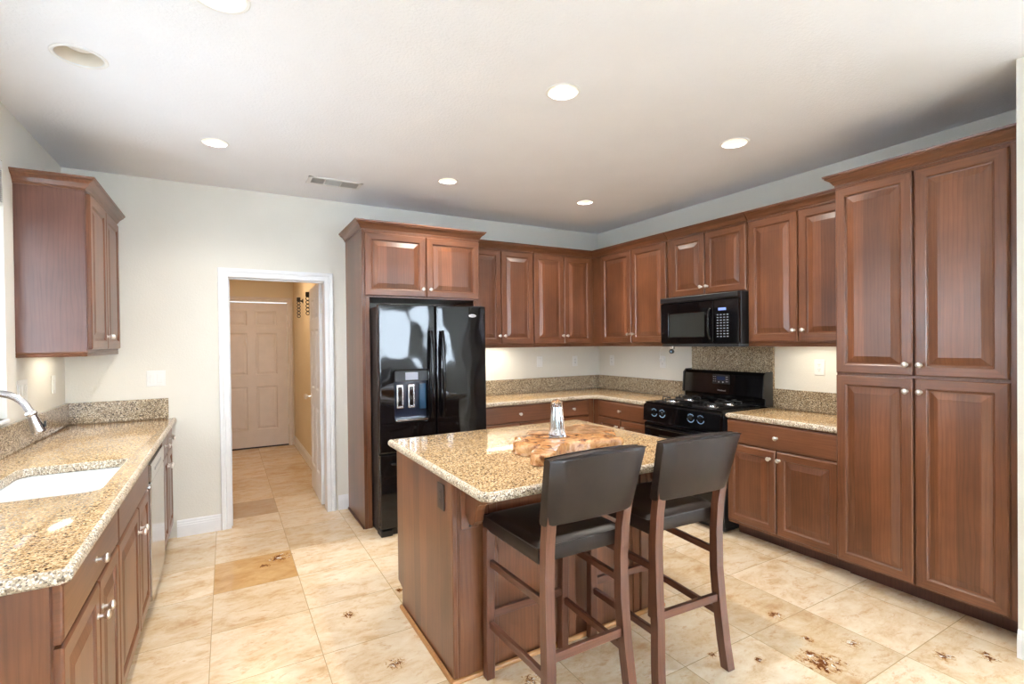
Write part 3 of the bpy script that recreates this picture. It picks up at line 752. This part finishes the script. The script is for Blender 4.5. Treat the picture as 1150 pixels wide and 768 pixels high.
# ================================================================== OUTLETS & SWITCHES
def plate(name, mp, a, z, w, h, mt, label, kind='outlet', cat='outlet', gangs=1, group=None):
    o = MB().box(a-w/2, a+w/2, .0005, .006, z-h/2, z+h/2, .002, mp=mp).build(name, mt)
    tag(o, label, cat, group)
    for gi in range(gangs):
        ca = a+(gi-(gangs-1)/2)*.046
        if kind == 'switch':
            MB().box(ca-.0165, ca+.0165, .006, .010, z-.033, z+.033, .002, mp=mp).build('rocker', mt, o)
        else:
            MB().box(ca-.017, ca+.017, .006, .0075, z-.034, z+.034, .001, mp=mp).build('receptacle', mt, o)
            sl = MB()
            for dz in (-.018, .018):
                for dx in (-.006, .006): sl.box(ca+dx-.0012, ca+dx+.0012, .0075, .0082, z+dz-.001, z+dz+.008, 0, mp=mp)
                sl.box(ca-.002, ca+.002, .0075, .0082, z+dz-.010, z+dz-.006, 0, mp=mp)
            sl.build('slots', M['slot'] if mt is not M['outlet_dark'] else M['blackm'], o)
    return o
wB, wR, wL = face_ny(YB), face_nx(XR), face_px(XL)
plate('light_switch', wB, -.460, 1.226, .118, .118, M['white'], 'white double rocker switch on the back wall left of the doorway', 'switch', 'switch', 2)
plate('light_switch', wB, 2.986, 1.252, .074, .118, M['white'], 'white single switch on the back wall nearer the fridge', 'switch', 'switch')
plate('wall_outlet', wB, 3.466, 1.245, .074, .118, M['white'], 'white outlet on the back wall near the room corner')
plate('wall_outlet', wR, -4.37, 1.248, .074, .118, M['white'], 'white outlet on the right wall closest to the room corner')
plate('wall_outlet', wR, -3.607, 1.252, .074, .118, M['white'], 'white outlet left of the range with a small adapter plugged in')
plate('wall_outlet', wR, -2.075, 1.256, .074, .118, M['white'], 'white outlet on the right wall between range and pantry')
plate('light_switch', wL, 4.325, 1.226, .074, .118, M['white'], 'white switch on the left wall nearer the back corner under the cabinet', 'switch', 'switch')
plate('light_switch', wL, 3.745, 1.232, .150, .118, M['white'], 'wide white switch plate on the left wall behind the faucet', 'switch', 'switch', 3)
plate('island_outlet', lambda a, n, z: (IX0-n, a, z), 2.112, .778, .074, .118, M['outlet_dark'], 'dark brown outlet on the left end of the island')
# adapter, cable and small hanging round device
ad = MB().box(-3.625, -3.585, .0085, .035, 1.258, 1.290, .004, mp=wR).build('plug_adapter', M['white']); tag(ad, 'small white plug adapter in the outlet left of the range', 'adapter')
MB().tube([(XR-.03, 3.615, 1.292), (XR-.028, 3.62, 1.34), (XR-.04, 3.60, 1.378), (XR-.08, 3.54, 1.398), (XR-.12, 3.44, 1.405), (3.64, 3.34, 1.409)], .0025, 8).build('cable', M['white'], ad, True)
dv_ = thing('camera_gadget', 'small round black device hanging under the left end of the microwave', 'gadget', (3.60, 3.285, 1.38))
MB().tube([(3.60, 3.285, 1.366), (3.60-.020, 3.277, 1.366), (3.60-.024, 3.275, 1.366)], [.021, .021, .014], 20).build('housing', M['blackm'], dv_, True)
MB().tube([(3.575, 3.2755, 1.366), (3.571, 3.2745, 1.366)], [.010, .007], 16).build('lens', M['mark'], dv_, True)
MB().box(3.588, 3.612, 3.262, 3.308, 1.385, 1.4135, .002).build('mount', M['steel'], dv_)

# ================================================================== FRIDGE
fr = thing('refrigerator', 'black side-opening refrigerator with ice dispenser in the cherry surround', 'refrigerator', (1.445, 4.1, 0))
FX0, FX1, FF = .998, 1.897, 3.75
MB().box(FX0+.004, FX1-.004, FF+.075, 4.56, .045, 1.755, .004).build('body', M['blackm'], fr)
def fgloss():
    mt, nt, b = new_mat('fridge_black_gloss'); n = N(nt)
    tc = n.n('ShaderNodeTexCoord').outputs['Object']
    b.inputs['Base Color'].default_value = (.006, .006, .007, 1); b.inputs['Roughness'].default_value = .05; b.inputs['Specular IOR Level'].default_value = .45
    v = n.noise(n.mapping(tc, (3.2, 1, 2.0)), 1, 1, .4); n.bump(v, .22, .05, b)
    return mt
M['fgloss'] = fgloss()
mpF = lambda a, b, n: (a, FF+.068-n, b)     # slab mapping: outline in (x,z), thickness towards -y
SPL = 1.452
dl = MB(); dl.slab(rrect(FX0, SPL-.003, .632, 1.770, .012, 3), 0, .068, .010, [rrect(1.112, 1.384, .862, 1.262, .02, 3)], mp=mpF, hr=.006)
ld = dl.build('door', M['fgloss'], fr)
dr = MB(); dr.slab(rrect(SPL+.003, FX1, .632, 1.770, .012, 3), 0, .068, .010, mp=mpF)
rd = dr.build('door', M['fgloss'], fr)
dz = MB(); dz.slab(rrect(FX0, FX1, .060, .622, .012, 3), 0, .068, .010, mp=mpF)
zd = dz.build('freezer_drawer', M['fgloss'], fr)
MB().box(FX0+.01, FX1-.01, FF+.03, FF+.30, .0, .052, .004).build('base_grille', M['blackm'], fr)
MB().box(FX0+.0, FX0+.09, FF+.005, FF+.12, .0, .045, .006).build('foot', M['blackm'], fr)
def handle(parent, x, z0, z1):
    mb = MB(); pts = []; 
    for i in range(13):
        t = i/12; pts.append((x, FF-.018-.030*math.sin(math.pi*min(max(t, .0), 1))**.5, z0+(z1-z0)*t))
    mb.tube(pts, .0135, 12); mb.box(x-.012, x+.012, FF-.024, FF+.002, z0, z0+.05, .004); mb.box(x-.012, x+.012, FF-.024, FF+.002, z1-.05, z1, .004)
    return mb.build('handle', M['black'], parent, True)
handle(ld, 1.404, .88, 1.565); handle(rd, 1.500, .88, 1.565)
mb = MB(); mb.tube([(1.08, FF-.015, .555), (1.12, FF-.045, .555), (1.445, FF-.05, .555), (1.77, FF-.045, .555), (1.81, FF-.015, .555)], .013, 12); mb.build('handle', M['black'], zd, True)
# dispenser
dp = MB(); dp.box(1.112, 1.384, FF+.055, FF+.066, .862, 1.262, 0, mi=0); dp.box(1.114, 1.382, FF+.006, FF+.055, 1.175, 1.260, .004, mi=2); dp.box(1.114, 1.382, FF-.004, FF+.055, .864, .884, .003, mi=1)
dpo = dp.build('dispenser', [M['caddy'], M['black'], M['blackm']], ld)
MB().box(1.20, 1.30, FF+.0, FF+.006, 1.185, 1.243, .002).build('display', simple('grey_display', (.34, .35, .42, 1), .4), dpo)
for x in (1.165, 1.255):
    pa = MB(); pa.box(x-.028, x+.028, FF+.030, FF+.042, .965, 1.150, .006); po = pa.build('paddle', M['steel'], dpo)
    MB().box(x-.016, x+.016, FF+.0285, FF+.030, .985, 1.13, .001).build('paddle_inset', M['black'], po)
MB().box(1.32, 1.375, FF+.028, FF+.05, .95, 1.15, .006).build('water_filter', simple('dark_blue_plastic', (.02, .07, .14, 1), .12, 0, .5, .4), dpo)
MB().box(1.12, 1.376, FF-.006, FF-.003, .868, .880, .001).build('drip_tray', M['steel'], dpo)
bd = MB(); bd.lathe([(1, 0), (1, .002), (.9, .004)], 24, lambda x, y, w: (1.775+x*.034, FF-.0-w, 1.69+y*.013)); bo = bd.build('badge', M['logo'], rd, True)
text_part('Whirlpool', .0125, lambda x, y, z: (1.775+x, FF-.0042-z, 1.69+y), M['blackm'], bo, 'lettering')
MB().box(FX0+.02, FX0+.10, FF+.02, FF+.14, 1.757, 1.775, .003).build('hinge_cover', M['blackm'], fr)
MB().box(FX1-.10, FX1-.02, FF+.02, FF+.14, 1.757, 1.775, .003).build('hinge_cover', M['blackm'], fr)

# ================================================================== MICROWAVE
mw = thing('microwave', 'black over-the-range microwave hung under the short cherry cabinet', 'microwave', (3.6, 2.83, 1.41))
MX = 3.425; my0, my1 = 2.440, 3.226
MB().box(MX, XFR+.30, my0, my1, 1.435, 1.842, .003).build('body', M['blackm'], mw)
mpM = lambda a, n, z: (MX-n, -a, z)
MB().box(-my1, -my0, .001, .040, 1.795, 1.842, .008, mp=mpM).build('vent_grille', M['blackm'], mw)
mpS = lambda a, b, n: (MX-.001-n, -a, b)
dd = MB(); dd.slab(rrect(-my1, -2.672, 1.440, 1.790, .008, 2), 0, .032, .006, [rrect(-3.135, -2.755, 1.495, 1.700, .008, 2)], mp=mpS, hr=.004)
do = dd.build('door', M['black'], mw)
MB().box(-3.135, -2.755, .008, .020, 1.495, 1.700, .001, mp=mpM).build('window', M['screen'], do)
hh = MB(); hh.tube([mpM(-2.700, .030, 1.480), mpM(-2.700, .052, 1.510), mpM(-2.700, .060, 1.60), mpM(-2.700, .052, 1.69), mpM(-2.700, .030, 1.722)], .011, 12); hh.build('handle', M['black'], do, True)
co = MB().box(-2.668, -my0, .001, .032, 1.440, 1.790, .005, mp=mpM).build('control_panel', M['black'], mw)
MB().box(-2.620, -2.550, .032, .0335, 1.702, 1.722, .0, mp=mpM).build('clock_display', M['disp'], co)
kb_ = MB()
for i in range(4):
    for j in range(9):
        kb_.box(-2.635+i*.030, -2.635+i*.030+.016, .032, .0330, 1.492+j*.0215, 1.492+j*.0215+.007, 0, mp=mpM)
kb_.build('keypad', simple('keypad_print', (.30, .33, .38, 1), .4), co)
text_part('Whirlpool', .020, lambda x, y, z: mpM(-2.945+x, .0315+z, 1.468+y), M['logo'], do)
MB().box(MX-.02, XFR+.28, my0+.004, my1-.004, 1.414, 1.4345, .003).build('underside', simple('dark_grey_metal', (.09, .095, .10, 1), .35, .5), mw)

# ================================================================== RANGE
rg = thing('gas_range', 'black freestanding gas range between the right base cabinets', 'range', (3.5, 2.86, 0))
ry0, ry1 = 2.466, 3.254; RX = 3.235
rbod = MB(); rbod.box(RX+.004, 3.79, ry0, ry1, .04, .918, .002); rbod.box(RX+.05, 3.70, ry0+.03, ry1-.03, 0, .04); rbod.build('body', M['blackm'], rg)
mpG = lambda a, n, z: (RX-n, -a, z)
ck = MB(); ck.box(RX-.012, 3.70, ry0-.004+.004, ry1, .919, .934, .006); cko = ck.build('cooktop', M['black'], rg)
# sloped control panel
cpn = MB(); pf = [(3.24, .765), (3.198, .770), (3.205, .905), (3.222, .9175), (3.24, .9175)]
cpn.rings([[(x, y, z) for x, z in pf] for y in (ry0, ry1)], True, True, True); cpo2 = cpn.build('control_panel', M['black'], rg)
for y in (3.125, 3.035, 2.735, 2.640):
    kk = MB(); kk.lathe([(.021, 0), (.021, .004), (.018, .006), (.017, .022), (.014, .025), (.001, .025)], 20, lambda x, w, d, y=y: (3.2-d, y+x, .852+w))
    kk.box(3.165, 3.177, y-.004, y+.004, .836, .868, .002)
    ko = kk.build('burner_knob', M['black'], cpo2, True)
    ar = MB()
    for a0, a1, r0, r1 in ((190, 345, .031, .036),):
        P_ = [(R(a0+(a1-a0)*i/14)) for i in range(15)]
        ar.rings([[(3.1985+(z_-.05)*0-.0005*j, y-r_*math.cos(t), .850+r_*math.sin(t)) for (r_, j, z_) in ((r0, 0, 0), (r1, 0, 0), (r1, 1, 0), (r0, 1, 0))] for t in P_], True, True, True)
    for k in range(5):
        t = R(40+25*k); ar.box(3.197, 3.1995, y-.030*math.cos(t)-.002, y-.030*math.cos(t)+.003, .850+.030*math.sin(t)-.002, .850+.030*math.sin(t)+.003)
    ar.build('dial_marks', M['mark'], cpo2)
bgp = MB(); pf = [(3.79, .935), (3.70, .935), (3.70, .995), (3.675, 1.005), (3.690, 1.175), (3.715, 1.200), (3.79, 1.200)]
bgp.rings([[(x, y, z) for x, z in pf] for y in (2.432, 3.222)], True, True, True); bgo = bgp.build('backguard', M['black'], rg)
for y in (2.4265, 3.2235):
    MB().rings([[(x, yy, z) for x, z in [(3.79, .935), (3.696, .935), (3.694, .995), (3.664, 1.003), (3.680, 1.180), (3.712, 1.208), (3.79, 1.208)]] for yy in (y-.004, y+.004)], True, True, True).build('end_cap', simple('charcoal_plastic', (.03, .03, .032, 1), .3), bgo)
bx_ = lambda z: 3.675+(z-1.005)*(.015/.17)
cl = MB(); cl.box(3.672, 3.684, 2.735, 2.905, 1.090, 1.170, .003); clo = cl.build('clock_panel', M['blackm'], bgo)
MB().box(3.6705, 3.672, 2.775, 2.855, 1.125, 1.155, 0).build('clock_display', simple('dark_display', (.03, .05, .12, 1), .1), clo)
bt_ = MB()
for y in (2.748, 2.760, 2.868, 2.885):
    for z in (1.11, 1.13, 1.15): bt_.box(3.6712, 3.672, y, y+.007, z, z+.005)
for y in (2.79, 2.83): bt_.box(3.6712, 3.672, y, y+.012, 1.102, 1.112)
bt_.build('button_marks', M['logo'], clo)
text_part('Whirlpool', .020, lambda x, y, z: (bx_(1.04)-.0008-z, 2.815-x, 1.035+y), M['logo'], bgo)
# burners + grates
for (bxx, byy) in ((3.36, 3.06), (3.57, 3.06), (3.36, 2.66), (3.57, 2.66)):
    br = MB(); br.lathe([(.060, .9345), (.058, .939), (.035, .9405), (.034, .948), (.030, .950)], 24, lambda x, y, z: (bxx+x, byy+y, z), mi=0)
    br.lathe([(.036, .950), (.036, .957), (.030, .9595), (.001, .9595)], 24, lambda x, y, z: (bxx+x, byy+y, z), mi=1)
    br.build('burner', [M['steel'], M['blackm']], cko, True)
for gy in (3.06, 2.66):
    for gx in (3.36, 3.57):
        gm = MB(); h = .972
        for s_ in (-1, 1):
            gm.tube([(gx+s_*.095, gy-.0, .9345), (gx+s_*.095, gy, h-.004), (gx+s_*.088, gy, h), (gx+s_*.030, gy, h)], .0045, 8)
            gm.tube([(gx, gy+s_*.115, .9345), (gx, gy+s_*.115, h-.004), (gx, gy+s_*.108, h), (gx, gy+s_*.030, h)], .0045, 8)
        gm.tube([(gx-.095, gy-.115, .940), (gx+.095, gy-.115, .940), (gx+.095, gy+.115, .940), (gx-.095, gy+.115, .940), (gx-.095, gy-.115, .940)], .0045, 8)
        gm.build('grate', M['grate'], cko, True)
od = MB(); od.slab(rrect(-ry1+.002, -ry0-.002, .225, .755, .010, 2), 0, .030, .006, [rrect(-3.09, -2.63, .36, .66, .012, 3)], mp=lambda a, b, n: (RX+.002-n, -a, b), hr=.003)
odo = od.build('oven_door', M['black'], rg)
MB().box(-3.09, -2.63, -.001, .018, .36, .66, 0, mp=mpG).build('oven_window', M['screen'], odo)
oh = MB(); oh.tube([mpG(-3.20, .028, .725), mpG(-3.185, .062, .725), mpG(-2.86, .066, .725), mpG(-2.535, .062, .725), mpG(-2.52, .028, .725)], .011, 12); oh.build('handle', M['black'], odo, True)
MB().box(-ry1+.002, -ry0-.002, -.002, .026, .055, .215, .006, mp=mpG).build('storage_drawer', M['black'], rg)

# ================================================================== STOOLS
def make_stool(label, loc, rz):
    r = thing('bar_stool', label, 'bar stool', (0, 0, 0), 'dark leather bar stools')
    SW = M['stool']
    # front legs
    for s_ in (-1, 1):
        MB().bar((s_*.198, .222, 0), (s_*.200, .205, .665), .040, .040, .003).build('leg', SW, r)
    # rear legs: one bent piece, foot splays back, top leans back
    for s_ in (-1, 1):
        path = [(-.250, 0, .000), (-.236, .12, .0), (-.225, .28, .0), (-.213, .45, 0), (-.213, .62, 0), (-.222, .74, 0), (-.245, .88, 0), (-.268, .99, 0)]
        rs = []
        for y, z, _ in path:
            w = .020; dp_ = .021 if z < .6 else .019
            xo = s_*(.178+.024*max(0, .35-z)/.35+.006*max(0, z-.7)/.3)
            rs.append([(xo-w, y-dp_, z), (xo+w, y-dp_, z), (xo+w, y+dp_, z), (xo-w, y+dp_, z)])
        MB().rings(rs, True, True, True).build('leg', SW, r)
    # side stretchers
    for s_ in (-1, 1):
        for zf, zr in ((.515, .515), (.245, .245)):
            MB().bar((s_*.197, .195, zf), (s_*.183, -.205 if zr > .4 else -.212, zr), .020, .030, .002, side=(1, 0, 0)).build('stretcher', SW, r)
    MB().bar((-.180, .214, .285), (.180, .214, .285), .022, .034, .002, side=(0, 1, 0)).build('footrest', SW, r)
    MB().bar((-.163, -.222, .318), (.163, -.222, .318), .022, .034, .002, side=(0, 1, 0)).build('stretcher', SW, r)
    # seat: tapered cushion, soft edges and dished rear
    bm = bmesh.new()
    nx, ny = 18, 16
    def P(u, v):
        w = .213+(.203-.213)*(1-v); x = (u-.5)*2*w; y = -.195+v*.425
        return x, y
    top = [[None]*(ny+1) for _ in range(nx+1)]
    for i in range(nx+1):
        for j in range(ny+1):
            u, v = i/nx, j/ny; x, y = P(u, v)
            ed = min(u, 1-u, v, 1-v); rr = .06
            dz = 0 if ed > rr else -.016*(1-ed/rr)**2.2
            crown_ = .010*math.sin(math.pi*u)*math.sin(math.pi*v)**.7
            top[i][j] = bm.verts.new((x, y, .728+crown_+dz))
    for i in range(nx):
        for j in range(ny): bm.faces.new((top[i][j], top[i+1][j], top[i+1][j+1], top[i][j+1]))
    loop = [top[i][0] for i in range(nx+1)]+[top[nx][j] for j in range(1, ny+1)]+[top[i][ny] for i in range(nx-1, -1, -1)]+[top[0][j] for j in range(ny-1, 0, -1)]
    prev = loop
    for (o_, z_) in ((1.012, .700), (1.010, .668), (.985, .656)):
        cur = [bm.verts.new((v.co.x*o_, (v.co.y-.017)*o_+.017, z_)) for v in loop]
        for k in range(len(loop)): bm.faces.new((prev[k-1], prev[k], cur[k], cur[k-1]))
        prev = cur
    bm.faces.new(prev)
    mb = MB(); mb.frombm(bm); so_ = mb.build('seat', M['leather'], r, True)
    # welt seam around the seat top
    sp_ = [(x*1.012, (y-.017)*1.012+.017, .7145) for x, y in [P(0, 0), P(1, 0), P(1, 1), P(0, 1)]]; sp_.append(sp_[0])
    MB().tube(sp_, .0028, 6).build('seam', M['leather'], so_)
    # studs under the seat edge
    # backrest: curved upholstered panel leaning back
    rs = []
    for k in range(13):
        t = k/12*2-1; x = t*.212
        bow = -.016*(1-t*t)     # centre bows backwards
        e = abs(t)**14
        th = .030*(1-.35*e)
        yb = -.228; yt = -.292
        zt = 1.062+.012*(1-t*t); zb = .808+.003*(1-t*t)
        sec = []
        for (q, zz) in ((0, 0), (.0, 0)): pass
        lean = lambda z: yb+(yt-yb)*(z-.815)/.25
        pts_ = [(-th, zb+.010), (-th*.8, zb+.002), (0, zb), (th*.8, zb+.002), (th, zb+.010), (th, (zb+zt)/2), (th, zt-.012), (th*.75, zt-.003), (0, zt), (-th*.75, zt-.003), (-th, zt-.012), (-th, (zb+zt)/2)]
        rs.append([(x*(.965+.085*(z-.81)/.25), lean(z)+bow+a, z) for a, z in pts_])
    mb = MB(); mb.rings(rs, True, True, True); bo_ = mb.build('backrest', M['leather'], r, True)
    for dy in (-.0235, .0235):
        pp = []
        for k in range(13):
            t = k/12*2-1; pp.append((t*.219, -.228-.064*(1.062-.815)/.25-.016*(1-t*t)+dy, 1.060+.012*(1-t*t)))
        MB().tube(pp, .0026, 6).build('seam', M['leather'], bo_)
    r.location = loc; r.rotation_euler = (0, 0, rz)
    return r
def place(lst): pass
make_stool('left of two dark leather bar stools, at the near left end of the island', (1.180, 1.725, 0), R(0))
make_stool('right of two dark leather bar stools, nearer the range side of the island', (1.740, 1.715, 0), R(-3))

# ================================================================== THINGS ON THE ISLAND
def burl_board():
    out = [(1.165, 1.86), (1.21, 1.815), (1.27, 1.835), (1.33, 1.90), (1.40, 1.955), (1.47, 1.975), (1.56, 1.955), (1.66, 1.935), (1.73, 1.925), (1.765, 1.97), (1.79, 2.06), (1.86, 2.10), (1.90, 2.2), (1.905, 2.34), (1.84, 2.40), (1.74, 2.38), (1.66, 2.41), (1.56, 2.36), (1.46, 2.375), (1.39, 2.30), (1.31, 2.26), (1.25, 2.18), (1.21, 2.10), (1.215, 2.03), (1.28, 2.0), (1.255, 1.935), (1.20, 1.93)]
    pts = []
    for i in range(len(out)):
        p0, p1, p2, p3 = [Vector(out[(i+k) % len(out)]) for k in (-1, 0, 1, 2)]
        for s_ in range(4):
            t = s_/4; q = .5*((2*p1)+(-p0+p2)*t+(2*p0-5*p1+4*p2-p3)*t*t+(-p0+3*p1-3*p2+p3)*t**3)
            k = noise.noise(Vector((q.x*22, q.y*22, 1)))*.026; ctr = Vector((1.5, 2.13)); d = (q-ctr).normalized(); pts.append(q+d*k)
    zs = [(.0, .925), (.004, .935), (.0, .950), (.003, .964), (.010, .972), (.020, .975)]
    cen = Vector((1.5, 2.13)); mb = MB(); rs = []
    rs.append([(p.x-(p.x-1.5)*.04, p.y-(p.y-2.13)*.04, CT+.0008) for p in pts])
    for ins, z in zs:
        ring = []
        for p in pts:
            d = (cen-p).normalized(); k = .006*noise.noise(Vector((p.x*40, p.y*40, z*50)))
            q = p+d*(ins+k); ring.append((q.x, q.y, z+(.004*noise.noise(Vector((p.x*15, p.y*15, 5))) if z > .96 else 0)))
        rs.append(ring)
    mb.rings(rs, True, False, True)
    bm = bmesh.new(); vs = [bm.verts.new(p) for p in rs[-1]]; es = [bm.edges.new((vs[i-1], vs[i])) for i in range(len(vs))]
    bmesh.ops.triangle_fill(bm, use_beauty=True, edges=es); mb.frombm(bm)
    o = mb.build('burl_board', M['burl'], None, True); tag(o, 'live-edge burl wood slab lying on the island top', 'wooden board')
    return o
burl_board()
bt0 = thing('glass_decanter', 'tapered clear fluted glass piece standing on the burl slab', 'glassware', (1.485, 2.13, .978))
def flute(prof, mt, nm, amp, par):
    rs = []
    for r_, z_ in prof:
        rs.append([(1.485+(r_*(1+amp*math.cos(8*2*math.pi*j/64)))*math.cos(2*math.pi*j/64), 2.13+(r_*(1+amp*math.cos(8*2*math.pi*j/64)))*math.sin(2*math.pi*j/64), .979+z_) for j in range(64)])
    return MB().rings(rs, True, True).build(nm, mt, par, True)
flute([(.043, 0), (.044, .004), (.041, .012), (.037, .05), (.031, .12), (.029, .165), (.025, .182), (.014, .190), (.001, .191)], M['glassy'], 'glass_shell', .05, bt0)
flute([(.026, .008), (.024, .05), (.018, .12), (.015, .150), (.001, .152)], M['silver'], 'silver_core', .10, bt0)

# ================================================================== CEILING LIGHTS & VENT
def can(x, y, rad, on, label, power=7):
    r = thing('recessed_light', label, 'ceiling light', (x, y, ZC), 'round recessed ceiling lights')
    def ringset(pr): return [[(x+rr*math.cos(2*math.pi*j/40), y+rr*math.sin(2*math.pi*j/40), z) for j in range(40)] for rr, z in pr]
    MB().rings(ringset(((rad, ZC-.0006), (rad, ZC-.003), (rad*.95, ZC-.006), (rad*.85, ZC-.004), (rad*.845, ZC+.002))), False, False).build('trim_ring', M['white'], r, True)
    MB().rings(ringset(((rad*.845, ZC+.002), (rad*.80, ZC+.05), (rad*.72, ZC+.10), (rad*.5, ZC+.112), (.004, ZC+.113))), False, True).build('baffle', M['baffle'], r, True)
    MB().lathe([(rad*.30, ZC+.110), (rad*.40, ZC+.085), (rad*.50, ZC+.055), (rad*.46, ZC+.040), (rad*.25, ZC+.032), (.001, ZC+.030)], 24, lambda a, b, z: (x+a, y+b, z)).build('bulb', M['lit'] if on else M['unlit'], r, True)
    if on:
        l = bpy.data.lights.new('can_light', 'SPOT'); l.energy = power; l.color = (1, .95, .86); l.spot_size = R(150); l.spot_blend = .9; l.shadow_soft_size = .03
        o = bpy.data.objects.new('can_light', l); C.objects.link(o); o.location = (0, 0, .022); o.parent = r
can(-.535, 2.814, .100, False, 'unlit recessed ceiling light at the left above the sink')
can(-.042, 3.608, .078, True, 'lit recessed ceiling light left of the air vent, in front of the doorway', 62)
can(-.002, 2.085, .100, True, 'lit recessed ceiling light cut off by the top edge of the photo', 62)
can(1.494, 2.060, .088, True, 'large bright recessed ceiling light above the island', 62)
can(2.847, 2.067, .088, True, 'lit recessed ceiling light nearest the pantry', 62)
can(1.516, 3.618, .078, True, 'lit recessed ceiling light in front of the fridge cabinet', 62)
can(2.842, 3.596, .078, True, 'lit recessed ceiling light nearest the room corner', 62)
vt = thing('ceiling_vent', 'white rectangular air vent with three louvred sections in the ceiling', 'vent', (.76, 4.08, ZC))
vx0, vx1, vy0, vy1 = .555, .955, 3.985, 4.165
vm = MB(); z0, z1 = ZC-.006, ZC-.0005
for (a, b, c_, d) in ((vx0, vx1, vy0, vy0+.022), (vx0, vx1, vy1-.022, vy1), (vx0, vx0+.03, vy0, vy1), (vx1-.03, vx1, vy0, vy1), (.675, .685, vy0, vy1), (.795, .805, vy0, vy1)): vm.box(a, b, c_, d, z0, z1, .001)
vm.build('frame', M['white'], vt)
MB().box(vx0+.02, vx1-.02, vy0+.015, vy1-.015, ZC-.003, ZC-.0006).build('backing', M['ventdark'], vt)
lv = MB()
for k in range(9):
    x = .592+k*.0095; lv.box(x, x+.0025, vy0+.022, vy1-.022, ZC-.006, ZC-.003)
for k in range(9):
    y = vy0+.03+k*.0145; lv.box(.687, .793, y, y+.002, ZC-.005, ZC-.003)
for k in range(9):
    x = .812+k*.0125; lv.box(x, x+.0045, vy0+.022, vy1-.022, ZC-.0065, ZC-.003)
lv.build('louvres', M['white'], vt)

# ================================================================== UNDER-CABINET LIGHTS
def ucl(x0, x1, y0, y1, label, power):
    z = ZU0-.0005
    r = thing('under_cabinet_light', label, 'light', ((x0+x1)/2, (y0+y1)/2, z), None)
    MB().box(x0, x1, y0, y1, z-.012, z, .002).build('housing', M['white'], r)
    MB().box(x0+.01, x1-.01, y0+.006, y1-.006, z-.0145, z-.0122).build('diffuser', M['lit'], r)
    l = bpy.data.lights.new('strip', 'AREA'); l.shape = 'RECTANGLE'; l.size = x1-x0-.02; l.size_y = y1-y0-.01; l.energy = power; l.color = (1, .92, .74)
    o = bpy.data.objects.new('strip', l); C.objects.link(o); o.location = (0, 0, -.017); o.parent = r
ucl(2.06, 2.56, 4.40, 4.46, 'slim light strip under the wall cabinet beside the fridge', 2.4)
ucl(3.60, 3.66, 1.80, 2.25, 'slim light strip under the wall cabinet beside the pantry', 1.3)
ucl(-.88, -.82, 3.90, 4.30, 'slim light strip under the left wall cabinet', .9)

# ================================================================== WINDOW BLIND, HALL HOOKS
bl = thing('window_blind', 'raised white blind stacked at the top of the left window', 'blind', (XL, 2.72, 2.42))
MB().box(XL-.030, XL+.004, WY0+.012, WY1-.012, 2.385, 2.425, .003).build('head_rail', M['white'], bl)
sl = MB()
for k in range(16): sl.box(XL-.030, XL+.002, WY0+.016, WY1-.016, 2.215+k*.0105, 2.215+k*.0105+.003)
sl.build('slats', simple('blind_slats', lin(170, 165, 165), .5), bl)
MB().box(XL-.030, XL+.003, WY0+.014, WY1-.014, 2.198, 2.212, .002).build('bottom_rail', M['white'], bl)
def hook(x0, y, zt, label):
    r = thing('wall_rack', label, 'wall decoration', (HX, y, 1.96), 'black metal strips on the hall wall')
    mb = MB(); hw = .022
    mb.box(x0-hw, x0+hw, y-.004, y+.004, zt-.055, zt, .003)
    for k in range(5):
        zc = zt-.075-k*.041; ring = []
        for j in range(17):
            t = 2*math.pi*j/16
            ring.append([(x0+rr*math.cos(t), y+dy, zc+rr*1.02*math.sin(t)) for (rr, dy) in ((.0225, -.003), (.0225, .003), (.0135, .003), (.0135, -.003))])
        mb.rings(ring, False, False, True)
    mb.build('strip', M['blackm'], r)
    b2 = MB(); b2.tube([(x0, y+.012, zt-.03), (x0+.02, y+.014, zt-.045), (HX-.004, y+.014, zt-.045)], .009, 8); b2.lathe([(.032, 0), (.028, .006), (.012, .014), (.010, .03)], 14, lambda a, b, w: (HX-.0005-w, y+.014+a, zt-.045+b)); b2.build('bracket', M['blackm'], r, True)
hook(.812, 6.876, 2.07, 'black pierced metal strip on the hall wall, farther from the open door')
hook(.802, 6.0, 2.058, 'black pierced metal strip on the hall wall, closer to the open door')
